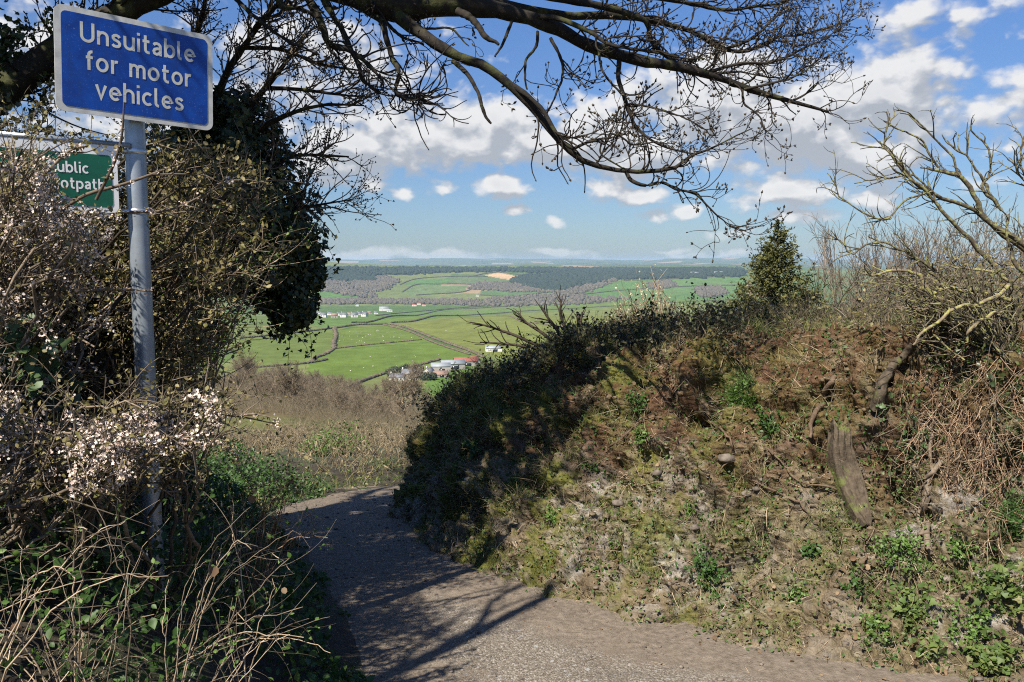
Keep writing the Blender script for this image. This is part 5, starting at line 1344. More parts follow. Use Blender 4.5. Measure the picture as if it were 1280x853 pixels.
        root = thing('sapling', tuple(pts[-1]), lab, 'sapling'); mb = MB(); tubes(mb, pts, rr, 8, .2); part(mb, 'stem', M_TWIG, root, True)
        p0, d, r0, _ = sprout(pts[None], rr[None], 8, .0, .6, (.5, 1.), .4, g); A, AR = grow(p0, d + np.array([0, -.3, .5]), g.uniform(.08, .25, 8), np.clip(r0, .0015, .004), 8, .2, .05, .5, g); mb = MB(); tubes(mb, A, AR, 4); part(mb, 'twig_sprays', M_TWIG, root)

    # --- leafy clumps, each a plant of its own
    cl = [(925, 500, .13, 'G', 'bright yellow green grass tuft high on the sunny bank'), (885, 716, .11, 'H', 'dark green rosette of leaves low on the bank near the lane'), (1000, 745, .085, 'G', 'compact bright green leafy clump near the lane edge'),
          (1130, 688, .13, 'G', 'broad patch of bright leaves below the pale sapling'), (1200, 685, .09, 'G', 'upright green plant right of the pale sapling'), (1140, 765, .10, 'I', 'broad leaved dock like plant near the right of the lane'), (1255, 745, .16, 'I', 'big leaved green clump at the lower right edge'),
          (1215, 790, .15, 'G', 'spreading fresh green herbs at the bottom right'), (960, 535, .09, 'H', 'small dark bramble clump in the hollow of the bank'), (800, 550, .08, 'G', 'little green fern on the mossy ledge'), (740, 585, .07, 'H', 'green tuft in the branch shadow'), (795, 500, .09, 'H', 'leafy tuft at the lip of the shaded bank'),
          (1090, 790, .08, 'G', 'small leafy seedling near the gravel'), (1060, 730, .06, 'H', 'small green sprig left of the dark stalk'), (1262, 660, .13, 'H', 'tall grass clump at the right edge'), (865, 640, .05, 'G', 'tiny bright tuft amid the pale scree'), (1165, 820, .06, 'I', 'lone low plant on the edge of the gravel'),
          (770, 690, .06, 'G', 'weedy tuft at the foot of the sunny bank'), (690, 640, .06, 'G', 'mossy green tuft at the shadow edge low on the bank'), (1010, 690, .05, 'H', 'small green tuft under the stump'), (1245, 830, .12, 'I', 'leafy weeds in the bottom right corner'), (640, 610, .07, 'G', 'sunlit tuft of grass on the shaded nose'), (590, 560, .07, 'H', 'ferny tuft in the dark part of the bank')]
    for u, v, r, kind, lab in cl:
        c, n = bank_hit(u, v); up = unit((n + np.array([0, -.1, .9]))[None])[0]; k = int(520 * r / .1); root = thing('leafy_plant', tuple(c), lab, 'plant')
        ns = max(8, int(26 * r / .1)); p0 = c + g.normal(size=(ns, 3)) * r * .35; p0 = p0 - n * ((p0 - c) @ n)[:, None]
        S, SR = grow(p0 - n * .015, up + .55 * g.normal(size=(ns, 3)), g.uniform(.5, 1.1, ns) * r, np.full(ns, .0018), 7, .18, .02, .5, g); mb = MB(); tubes(mb, S, SR, 3); part(mb, 'stem_clumps', M_HERB, root)
        mb = MB()
        if 'grass' in lab: blades(mb, p0[g.integers(0, ns, k // 2)] + g.normal(size=(k // 2, 3)) * .012, np.tile(n, (k // 2, 1)), g.uniform(.6, 1.5, k // 2) * r, g.uniform(.003, .006, k // 2), .5, g)
        sz = {'G': (.008, .024), 'H': (.010, .030), 'I': (.014, .042)}[kind]; kk = {'G': k // 2, 'H': k // 2, 'I': k // 3}[kind]
        pool = S[:, 2:].reshape(-1, 3); leaves(mb, pool[g.integers(0, len(pool), kk)] + g.normal(size=(kk, 3)) * .012, g.uniform(*sz, kk), up + .55 * g.normal(size=(kk, 3)), 'ivy' if kind == 'I' else 'oval', g)
        part(mb, 'leaves', {'G': M_GREEN, 'H': M_HERB, 'I': M_GREENDULL}[kind], root)

    # --- dead bracken and ivy on the right-hand end
    root = thing('dead_bracken', tuple(bank_hit(1200, 690)[0]), 'hanging mass of red brown dead bracken stems at the right of the bank', 'bracken')
    k = 430; a = sample_px([(1130, 470), (1280, 440), (1330, 560), (1300, 690), (1200, 660), (1150, 560)], k, 3, 3, g); u, v, _ = project(a)
    H_ = [bank_hit(x, y) for x, y in zip(u, v)]; p0 = np.array([h[0] + h[1] * g.uniform(.01, .09) for h in H_]); d = unit(g.normal(size=(k, 3)) * np.array([.5, .35, .4]) + np.array([-.12, -.12, -.9]))
    A, AR = grow(p0, d, g.uniform(.10, .36, k), g.uniform(.0013, .0028, k), 8, .10, -.03, .6, g); mb = MB(); tubes(mb, A, AR, 4); part(mb, 'stem_clumps', M_DEADSTEM, root)
    k2 = 1500; p0, d, r0, _ = sprout(A, AR, k2, .1, 1, (.5, 1.2), .7, g); B, BR = grow(p0, d, g.uniform(.03, .1, k2), np.clip(r0, .001, .0018), 5, .2, -.03, .5, g); mb = MB(); tubes(mb, B, BR, 3); part(mb, 'twig_sprays', M_BRAMBLE, root)
    for poly, n_, lab in (([(1235, 470), (1300, 460), (1310, 620), (1250, 610), (1225, 540)], 330, 'dark glossy ivy patch on the right end of the bank'), ([(1090, 500), (1140, 480), (1165, 560), (1130, 640), (1095, 600)], 150, 'small leaved ivy creeping beside the stump'), ([(1150, 440), (1240, 420), (1260, 470), (1180, 490)], 190, 'ivy creeping under the lichened branches')):
        a = sample_px(poly, n_, 3, 3, g); u, v, _ = project(a); H_ = [bank_hit(x, y) for x, y in zip(u, v)]; p = np.array([h[0] + h[1] * g.uniform(.01, .07) for h in H_]); nn = np.array([h[1] for h in H_])
        root = thing('ivy_plant', tuple(p[0]), lab, 'ivy'); mb = MB(); leaves(mb, p, g.uniform(.014, .034, n_), nn + .5 * g.normal(size=nn.shape), 'ivy', g); part(mb, 'leaves', M_IVYLIGHT if 'small' in lab else M_IVY, root)
        A, AR = grow(p[:20], g.normal(size=(20, 3)) * .5 + np.array([0, 0, .6]), g.uniform(.1, .3, 20), np.full(20, .0022), 8, .25, 0, .6, g); mb = MB(); tubes(mb, A, AR, 3); part(mb, 'stem_clumps', M_TWIG, root)

    # --- the low hedge on the crest, from the nose to the spruce, and the thicket to the right of it
    def crest_bush(name, cat, lab, s0, s1, n, hmin, hmax, leaf, nleaf, mstem, seed, t0=.92, t1=1.35, lsize=(.015, .035), lean=(.0, -.1)):
        gg = np.random.default_rng(seed); p, nn, s, t = bank_at(n, t0, t1, s0, s1, gg); root = thing(name, tuple(p[np.argmin(abs(s - (s0 + s1) / 2))]), lab, cat)
        S, SR = grow(p - nn * .03, np.array([lean[0], lean[1], 1.]) + .55 * gg.normal(size=p.shape), gg.uniform(hmin, hmax, len(p)), gg.uniform(.002, .0045, len(p)), 9, .22, .02, .45, gg)
        m = n * 5; p0, d, r0, _ = sprout(S, SR, m, .1, 1, (.4, 1.3), .7, gg); A, AR = grow(p0, d, gg.uniform(.04, .18, m), np.clip(r0, .0013, .003), 6, .22, .03, .5, gg)
        mb = MB(); tubes(mb, S, SR, 4); part(mb, 'stem_clumps', mstem, root); mb = MB(); tubes(mb, A, AR, 3); part(mb, 'twig_sprays', mstem, root)
        if nleaf:
            pool = np.concatenate([S[:, 3:].reshape(-1, 3), A[:, 2:].reshape(-1, 3)]); i = gg.integers(0, len(pool), nleaf); mb = MB()
            leaves(mb, pool[i] + gg.normal(size=(nleaf, 3)) * .012, gg.uniform(*lsize, nleaf), gg.normal(size=(nleaf, 3)) + np.array([-.2, -.4, .7]), 'oval', gg); part(mb, 'foliage', leaf, root)
        return root
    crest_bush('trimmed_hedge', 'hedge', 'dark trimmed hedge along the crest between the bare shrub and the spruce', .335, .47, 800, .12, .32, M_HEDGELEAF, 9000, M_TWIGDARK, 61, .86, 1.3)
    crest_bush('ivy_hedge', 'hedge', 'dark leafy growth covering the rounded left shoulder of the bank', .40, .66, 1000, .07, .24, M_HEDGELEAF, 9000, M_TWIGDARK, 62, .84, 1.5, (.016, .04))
    crest_bush('bramble_thicket', 'thicket', 'brown bramble and dead stalk thicket on the crest under the spruce', .275, .36, 420, .08, .22, M_OLIVE, 1500, M_TWIG, 63, .97, 1.5)
    crest_bush('bramble_thicket', 'thicket', 'tangled brown thicket below the lichened branches at the right', .10, .285, 900, .14, .42, M_OLIVE, 3800, M_TWIG, 64, .92, 1.5)

    crest_bush('bramble_thicket', 'thicket', 'tall brown thicket on the top of the bank behind the lichened brush', .12, .31, 900, .30, .80, M_OLIVE, 4200, M_TWIG, 65, 1.25, 1.9)
    # bare dark shrub and the leafy sprig beside it
    q = bank_hit(690, 430)[0]; root = thing('bare_shrub', tuple(q), 'small bare dark shrub on the bank crest against the green fields', 'shrub')
    SB = [[(700, 440, 7.2, 3.2), (668, 430, 7.2, 2.6), (640, 418, 7.2, 2), (610, 408, 7.2, 1.4), (588, 403, 7.2, .8)], [(705, 440, 7.2, 3), (680, 418, 7.2, 2.4), (660, 405, 7.2, 1.6), (648, 392, 7.2, 1)], [(712, 440, 7.2, 3), (698, 415, 7.2, 2.4), (684, 396, 7.2, 1.8), (676, 382, 7.2, .9)],
          [(716, 440, 7.2, 2.6), (706, 410, 7.2, 2), (700, 392, 7.2, 1.5), (702, 374, 7.2, .8)], [(690, 440, 7.2, 2.6), (660, 434, 7.2, 2), (630, 430, 7.2, 1.5), (600, 428, 7.2, .9)], [(724, 440, 7.2, 2.4), (722, 415, 7.2, 2), (724, 392, 7.2, 1.5)]]
    pts = []; rr = []
    for b in SB:
        p, r = traced(b, 14); mb = MB(); tubes(mb, p, r, 6, .3); part(mb, 'branch', M_TWIGDARK, root); pts.append(p); rr.append(r)
    p0, d, r0, _ = sprout(np.array(pts), np.array(rr), 90, .2, 1, (.4, .9), .6, g); A, AR = grow(p0, d, g.uniform(.05, .2, 90), np.clip(r0, .003, .006), 7, .15, .04, .5, g); mb = MB(); tubes(mb, A, AR, 4); part(mb, 'twig_sprays', M_TWIGDARK, root)
    q = P(722, 412, 7.0); root = thing('ivy_clump', tuple(q - [0, 0, .2]), 'round dark ivy clump on a stick beside the bare shrub', 'ivy')
    mb = MB(); pos, nn = ell_points([(tuple(P(712, 414, 7.)), (.10, .1, .10)), (tuple(P(722, 406, 7.)), (.07, .07, .08)), (tuple(P(734, 416, 7.)), (.09, .08, .09))], 420, g, .1); leaves(mb, pos, g.uniform(.022, .045, len(pos)), nn, 'ivy', g); part(mb, 'leaves', M_IVY, root)
    p, r = traced([(722, 432, 7, 2), (725, 408, 7, 2), (728, 390, 7, 1.4)], 8); mb = MB(); tubes(mb, p, r, 6, .3); part(mb, 'stem', M_TWIGDARK, root)
    # pale budding willow just behind the hedge
    base = np.array([2.0, 10.2]); bz = float(H(*base)); root = thing('willow_shrub', (*base, bz), 'pale yellowish budding willow scrub behind the trimmed hedge', 'shrub')
    k = 90; T = sample_px([(745, 405), (765, 375), (800, 350), (815, 338), (835, 370), (862, 385), (870, 410)], k, 9.4, 10.4, g); feet = xyz(base[0] + g.uniform(-.6, .6, 9), base[1] + g.uniform(-.4, .4, 9), bz)
    S, SR = stems_to(T, feet, g.uniform(.006, .010, k), 14, .2, .15, g); mb = MB(); tubes(mb, S, SR, 4); part(mb, 'stem_clumps', M_DEADSTEM, root)
    p0, d, r0, _ = sprout(S, SR, 520, .5, 1, (.3, .9), .6, g); A, AR = grow(p0, d, g.uniform(.08, .3, 520), np.clip(r0, .0025, .004), 6, .15, .08, .5, g); mb = MB(); tubes(mb, A, AR, 3); part(mb, 'twig_sprays', M_BRAMBLE, root)
    pool = A.reshape(-1, 3); m = 1500; i = g.integers(0, len(pool), m); mb = MB(); leaves(mb, pool[i], g.uniform(.015, .032, m), g.normal(size=(m, 3)) + np.array([-.3, -.4, .5]), 'oval', g)
    part(mb, 'catkins', leaf_mat('pale catkin', [(.40, .36, .20), (.55, .50, .34), (.30, .30, .14)], .7, .25), root)

    # lichened elder reaching in from the right
    root = thing('lichened_shrub', tuple(bank_hit(1275, 470)[0]), 'bare yellow lichened shrub reaching in from the right edge against the sky', 'shrub')
    LB = [[(1310, 325, 4.5, 6), (1269, 298, 4.5, 5), (1218, 264, 4.5, 4), (1156, 239, 4.45, 3.2), (1125, 205, 4.4, 2.4), (1099, 179, 4.4, 1.2)], [(1262, 352, 4.4, 4.4), (1238, 326, 4.4, 4), (1187, 275, 4.4, 3.3), (1164, 249, 4.4, 2.8), (1128, 213, 4.4, 2), (1107, 184, 4.4, 1.4)],
          [(1310, 332, 4.6, 6), (1280, 311, 4.6, 5.2), (1233, 275, 4.6, 4.4), (1208, 228, 4.6, 4), (1182, 215, 4.6, 3.6), (1151, 209, 4.6, 1.6)], [(1107, 186, 4.4, 1.8), (1108, 166, 4.4, 1.6), (1107, 140, 4.4, 1.1)],
          [(1174, 210, 4.6, 2), (1166, 197, 4.6, 1.9), (1151, 175, 4.6, 1.7), (1128, 163, 4.6, 1.4), (1107, 152, 4.6, 1)], [(1196, 218, 4.6, 2.2), (1187, 190, 4.6, 1.9), (1164, 170, 4.6, 1.6), (1140, 148, 4.6, 1.4), (1125, 142, 4.6, .8)],
          [(1250, 262, 4.6, 2.6), (1231, 231, 4.6, 2.3), (1218, 210, 4.6, 2), (1197, 187, 4.6, 1.5), (1177, 169, 4.6, .8)], [(1246, 256, 4.6, 3), (1228, 233, 4.6, 2.6), (1238, 218, 4.6, 2.2), (1241, 200, 4.6, 1.9), (1231, 177, 4.6, 1.7), (1214, 161, 4.6, 1.4), (1214, 148, 4.6, .8)],
          [(1164, 240, 4.4, 2), (1151, 244, 4.4, 1.9), (1135, 249, 4.4, 1.8), (1120, 264, 4.4, 1.7), (1107, 275, 4.4, 1.6), (1084, 268, 4.4, 1.5), (1055, 252, 4.4, 1.3), (1045, 231, 4.4, 1.1), (1033, 218, 4.4, .8)],
          [(1200, 360, 4.4, 3), (1171, 339, 4.4, 2.6), (1146, 324, 4.4, 2.4), (1125, 311, 4.4, 2.1), (1104, 303, 4.4, 1.9), (1081, 308, 4.4, 1.6), (1066, 318, 4.4, 1.5), (1050, 300, 4.4, 1.2), (1032, 289, 4.4, .8)],
          [(1160, 235, 4.5, 1.8), (1140, 220, 4.5, 1.7), (1115, 222, 4.5, 1.6), (1094, 224, 4.5, 1.3), (1068, 231, 4.5, .8)], [(1310, 260, 4.5, 2.4), (1280, 223, 4.5, 2), (1262, 200, 4.5, 1)], [(1300, 255, 4.6, 2), (1278, 205, 4.6, 1.6), (1282, 172, 4.6, .8)],
          [(1190, 380, 4.2, 2.6), (1164, 370, 4.2, 3.4), (1150, 342, 4.2, 3), (1122, 339, 4.2, 2.6), (1095, 344, 4.2, 2), (1080, 345, 4.2, 1.2)], [(1164, 369, 4.2, 3.4), (1181, 362, 4.2, 3.4), (1204, 360, 4.2, 3.2), (1228, 363, 4.2, 3.6), (1260, 375, 4.2, 4)],
          [(1139, 431, 3.95, 1.8), (1150, 418, 3.95, 2.4), (1164, 408, 3.95, 2.8), (1185, 393, 3.95, 3.2), (1207, 384, 3.95, 3.4), (1228, 381, 4, 3.6), (1262, 360, 4.1, 4.2)], [(1209, 430, 3.95, 1.6), (1209, 418, 3.95, 2.6), (1215, 410, 3.95, 3), (1228, 401, 3.95, 3.2), (1250, 390, 4, 3.4)],
          [(1207, 450, 3.9, 1.4), (1181, 435, 3.9, 1.8), (1169, 420, 3.9, 1.6)], [(1262, 352, 4.3, 3), (1240, 340, 4.3, 2.4), (1210, 335, 4.3, 2), (1180, 330, 4.3, 1.4)], [(1290, 345, 4.2, 4), (1268, 330, 4.2, 3.2), (1262, 310, 4.2, 2.6), (1258, 285, 4.2, 1.8), (1262, 262, 4.2, 1)]]
    pts = []; rr = []
    for b in LB:
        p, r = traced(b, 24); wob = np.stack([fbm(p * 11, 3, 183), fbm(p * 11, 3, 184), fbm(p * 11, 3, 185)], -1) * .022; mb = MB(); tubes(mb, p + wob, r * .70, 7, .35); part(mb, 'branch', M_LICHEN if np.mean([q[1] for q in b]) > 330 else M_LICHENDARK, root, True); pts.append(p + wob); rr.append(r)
    p0, d, r0, _ = sprout(np.array(pts), np.array(rr), 190, .1, .98, (.4, 1.0), .6, g); A, AR = grow(p0, unit(d + np.array([-.25, 0, .15])), g.uniform(.05, .24, 190), np.clip(r0, .0022, .0042), 8, .2, .04, .5, g)
    p0, d, r0, _ = sprout(A, AR, 240, .2, 1, (.4, 1.0), .8, g); B, BR = grow(p0, d, g.uniform(.03, .1, 240), np.clip(r0, .0017, .003), 5, .2, .04, .5, g)
    mb = MB(); tubes(mb, A, AR, 5); tubes(mb, B, BR, 4); part(mb, 'twig_sprays', M_LICHENDARK, root)
    # low lichened brush
    k = 190; T = sample_px([(1060, 350), (1180, 320), (1280, 300), (1300, 420), (1200, 440), (1120, 420)], k, 3.9, 4.8, g); feet = np.array([bank_hit(u, v)[0] for u, v in ((1255, 450), (1235, 430), (1270, 420), (1200, 420), (1275, 480), (1180, 410))])
    S, SR = stems_to(T, feet, g.uniform(.003, .006, k), 14, .3, .3, g); p0, d, r0, _ = sprout(S, SR, 420, .3, 1, (.4, 1.1), .7, g); A, AR = grow(p0, d, g.uniform(.05, .2, 420), np.clip(r0, .0016, .003), 6, .2, .03, .5, g)
    root = thing('lichened_shrub', tuple(feet[0]), 'low tangled brush with yellow lichen over the top right of the bank', 'shrub'); mb = MB(); tubes(mb, S, SR, 5); part(mb, 'stem_clumps', M_LICHENDARK, root); mb = MB(); tubes(mb, A, AR, 3); part(mb, 'twig_sprays', M_TWIG, root)
    m = 900; pool = A.reshape(-1, 3); i = g.integers(0, len(pool), m); mb = MB(); leaves(mb, pool[i], g.uniform(.01, .024, m), g.normal(size=(m, 3)) + np.array([0, -.4, .6]), 'oval', g); part(mb, 'leaves', M_OLIVE, root)

    # the spruce in the field behind the bank
    bx, by = P(968, 400, 12.)[:2]; bz = float(H(bx, by)); top = P(968, 274, 12.)[2]; ht = top - bz
    root = thing('spruce_tree', (bx, by, bz), 'pointed yellow green spruce behind the bank', 'tree'); mb = MB(); z = np.linspace(bz - .2, top, 20); tubes(mb, np.column_stack([np.full(20, bx), np.full(20, by), z]), np.linspace(.07, .005, 20), 8); part(mb, 'trunk', M_BARK, root)
    nb = 520; f = g.random(nb) ** .62; zz = bz + ht * (.30 + .695 * (1 - f)) ; L = (.015 + 1.5 * f ** 1.2) * g.uniform(.75, 1.12, nb); a = g.uniform(0, 6.283, nb); d = np.stack([np.cos(a), np.sin(a), .45 - .75 * f], -1)
    A, AR = grow(xyz(np.full(nb, bx), np.full(nb, by), zz), d, L, .004 + .012 * f, 9, .06, .05, .3, g); mb = MB(); tubes(mb, A, AR, 4); part(mb, 'boughs', M_TWIGDARK, root)
    n2 = 5000; p0, d, r0, _ = sprout(A, AR, n2, .15, 1, (.4, .9), .5, g); B, BR = grow(p0, d + np.array([0, 0, .05]), g.uniform(.06, .24, n2), np.full(n2, .0025), 5, .1, .05, .5, g)
    pool = np.concatenate([A[:, 2:].reshape(-1, 3), B.reshape(-1, 3)]); dirp = np.concatenate([np.gradient(A, axis=1)[:, 2:].reshape(-1, 3), np.gradient(B, axis=1).reshape(-1, 3)]); m = 80000; i = g.integers(0, len(pool), m)
    mb = MB(); leaves(mb, pool[i], g.uniform(.03, .065, m), g.normal(size=(m, 3)) + np.array([0, 0, .6]), 'spray', g, .2, 0, unit(dirp[i]) + .5 * g.normal(size=(m, 3))); part(mb, 'needles', M_SPRUCE, root)

    # bare saplings and scrub in the field behind the bank
    TK = [(1062, 16, 290), (1085, 15, 275), (1100, 12, 292), (1130, 15, 272), (1160, 13, 280), (1190, 14, 275), (1215, 12, 290), (1245, 14, 280), (1270, 12.5, 285)]
    names = ['slim', 'grey', 'forked', 'tall', 'leaning', 'twiggy', 'short', 'bushy', 'outermost', 'thin']
    for (u, Y, v), nm in zip(TK, names):
        x, y, topz = P(u, v, Y); zb = float(H(x, y)); ns = 16; root = thing('bare_sapling', (x, y, zb), f'{nm} leafless sapling in the brown thicket right of the spruce', 'sapling', 'leafless saplings behind the bank')
        S, SR = grow(xyz(x + g.normal(size=ns) * .45, y + g.normal(size=ns) * .25, np.full(ns, zb)), np.array([0, 0, 1.]) + .16 * g.normal(size=(ns, 3)), (topz - zb) * g.uniform(.72, 1.05, ns), np.full(ns, .020), 14, .07, .05, .25, g)
        p0, d, r0, _ = sprout(S, SR, 220, .3, 1, (.35, .8), .5, g); A, AR = grow(p0, d, g.uniform(.25, .7, 220), np.clip(r0, .005, .009), 7, .12, .12, .5, g); p0, d, r0, _ = sprout(A, AR, 600, .2, 1, (.4, .9), .8, g); B, BR = grow(p0, d, g.uniform(.1, .35, 600), np.full(600, .0045), 5, .12, .1, .6, g)
        mb = MB(); tubes(mb, S, SR, 5); part(mb, 'stem_clumps', M_TWIG, root); mb = MB(); tubes(mb, A, AR, 3); tubes(mb, B, BR, 3); part(mb, 'twig_sprays', M_TWIG, root)


build_bank_growth()

# ------------------------------------------------------------------ the slope below, the farm, the valley
M_BARETREE = bark_mat('bare winter crown', (.13, .104, .070), (.26, .21, .145), 3, None, 0, 0, .25)
M_SCRUBTWIG = bark_mat('scrub twig', (.10, .083, .055), (.21, .175, .115), 3, None, 0, 0, .35)
M_GORSE = leaf_mat('gorse leaf', [(.05, .07, .018), (.10, .115, .03), (.16, .13, .03)], .6, .1)
M_DARKEVERGREEN = leaf_mat('far evergreen', [(.018, .030, .014), (.035, .05, .02), (.05, .062, .026)], .7, .05)
M_FARHEDGE = leaf_mat('far hedgerow', [(.050, .048, .026), (.085, .072, .042), (.045, .055, .022)], .9, 0)
M_FARHEDGEBROWN = leaf_mat('brown hedgerow', [(.085, .068, .040), (.13, .10, .062), (.065, .060, .034)], .9, 0)
M_WOODBROWN = leaf_mat('far bare wood', [(.062, .055, .040), (.100, .084, .062), (.075, .066, .042), (.125, .105, .078)], .95, 0)
M_WOODSHADOW = leaf_mat('far conifer wood in cloud shadow', [(.012, .022, .013), (.022, .034, .018), (.016, .028, .016)], .95, 0)  # dark conifers, with the cloud shadow on the far hills put into the colour
M_WHITEWALL = flat_mat('limewashed wall', (.58, .56, .51), .8, .06, 2)
M_STONEWALL = flat_mat('grey rubble wall', (.30, .27, .24), .9, .2, 2)
M_SLATE = flat_mat('slate roof', (.13, .135, .15), .6, .15, 2)
M_TILE = flat_mat('red barn roof', (.25, .085, .055), .7, .2, 1)
M_BROWNROOF = flat_mat('brown roof', (.22, .14, .10), .8, .2, 1)
M_TIN = flat_mat('grey sheet roof', (.24, .26, .27), .5, .12, 1)
M_DARKGLASS = flat_mat('dark opening', (.02, .022, .025), .2, .1, 1)
M_WOOL = flat_mat('wool', (.50, .48, .42), 1, .08, 5)


def house(name, label, loc, rz, w, d, h, rh, wall, roof, cat='house', group=None, wins=3, chim=1, door=True, shed=False):
    if group is None and cat in ('house', 'barn', 'shed'): w, d, h, rh = w * .85, d * .85, h * .85, rh * .85
    root = thing(name, loc, label, cat, group, rz)
    base = MB(); x, y = w / 2, d / 2
    v = [(-x, -y, -1.5), (x, -y, -1.5), (x, y, -1.5), (-x, y, -1.5), (-x, -y, h), (x, -y, h), (x, y, h), (-x, y, h), (-x, 0, h + rh), (x, 0, h + rh)]
    base.add(v, [(0, 1, 5, 4), (2, 3, 7, 6)]); base.add(v, [(1, 2, 6, 9, 5), (3, 0, 4, 8, 7)]); base.build('wall', wall, root)
    o = .35; k = rh / y; rf = MB(); e = h - o * k
    v = [(-x - o, -y - o, e + .06), (x + o, -y - o, e + .06), (x + o, 0, h + rh + .06), (-x - o, 0, h + rh + .06), (x + o, y + o, e + .06), (-x - o, y + o, e + .06)]
    v2 = [(a, b, c + .18) for a, b, c in v]
    rf.add(v + v2, [(6, 7, 8, 9), (9, 8, 10, 11), (0, 3, 2, 1), (3, 5, 4, 2), (0, 1, 7, 6), (4, 5, 11, 10), (1, 2, 8, 7), (2, 4, 10, 8), (0, 6, 9, 3), (3, 9, 11, 5)])
    r = rf.build('roof', roof, root)
    for i in range(chim):
        c = MB(); box(c, (-x + .6) if i == 0 else (x - .6), 0, h + rh + .5, .8, .7, 1.6); c.build('chimney', wall, r)
    for i in range(wins):
        xx = -x + w * (i + .75) / (wins + .5)
        for zz in ((h * .30, h * .74) if h > 3.6 else (h * .5,)):
            m = MB(); box(m, xx, -y - .03, zz, .95, .12, 1.1); m.build('window', M_DARKGLASS, root)
    if door: m = MB(); box(m, w * .06, -y - .04, 1.0, 1.0 if not shed else w * .3, .12, 2.0 if not shed else h * .8); m.build('door', M_DARKGLASS, root)
    return root


def hedge_line(name, label, px, hgt, wid, mat, group=None, step=2.2, cat='hedge', world_pts=None):
    g = np.random.default_rng(len(label) * 7 + int(hgt * 100))
    q = np.array([G(u, v, 25.) for u, v in px]) if world_pts is None else np.array(world_pts)
    q = resample(q[:, :2], 200); L = np.linalg.norm(np.diff(q, axis=0), axis=1); s = np.concatenate([[0], np.cumsum(L)]); n = int(min(max(8, s[-1] / step), 1400))
    t = (np.arange(n) + g.uniform(-.3, .3, n)) / n * s[-1]; x = np.interp(t, s, q[:, 0]) + g.normal(size=n) * wid * .15; y = np.interp(t, s, q[:, 1]) + g.normal(size=n) * wid * .15
    r = np.stack([wid * .62 * g.uniform(.7, 1.3, n), wid * .62 * g.uniform(.7, 1.3, n), hgt * .55 * g.uniform(.6, 1.3, n)], -1); r[:, :2] = np.maximum(r[:, :2], s[-1] / n * .75)
    mb = MB(); blobs(mb, xyz(x, y, H(x, y) + hgt * .40), r, g, .22, 1)
    loc = np.array([x[n // 2], y[n // 2], float(H(x[n // 2], y[n // 2]))]); o = mb.build(name, mat, loc=loc); o.location = loc
    return tag(o, label, cat, group)


def proto_tree(seed, h, crown, nst, dens=1.):
    """a bare winter tree in its own coordinates: trunk and crown meshes"""
    g = np.random.default_rng(seed); tr = MB(); cr = MB()
    S, SR = grow(np.zeros((nst, 3)) + g.normal(size=(nst, 3)) * np.array([.25, .25, 0]) * (nst > 1) + np.array([0, 0, -.5]), np.array([0, 0, 1.]) + .15 * g.normal(size=(nst, 3)), np.full(nst, h * .85), np.full(nst, h * .022), 12, .08, .05, .25, g); tubes(tr, S, SR, 6)
    n1 = int(60 * dens); p0, d, r0, _ = sprout(S, SR, n1, .25, .95, (.5, 1.1), .6, g); A, AR = grow(p0, d, crown * g.uniform(.5, 1., n1), r0, 9, .14, .06, .3, g); tubes(tr, A, AR, 4)
    n2 = int(700 * dens); p0, d, r0, _ = sprout(A, AR, n2, .15, 1, (.4, 1.), .6, g); B, BR = grow(p0, d, crown * g.uniform(.15, .42, n2), np.clip(r0, .003 * h, .05), 6, .16, .06, .5, g); tubes(cr, B, BR, 3)
    n3 = int(2600 * dens); p0, d, r0, _ = sprout(B, BR, n3, .1, 1, (.4, 1.), .7, g); C_, CR = grow(p0, d, crown * g.uniform(.06, .2, n3), np.full(n3, .0025 * h), 4, .16, .05, .6, g); tubes(cr, C_, CR, 3)
    return tr, cr


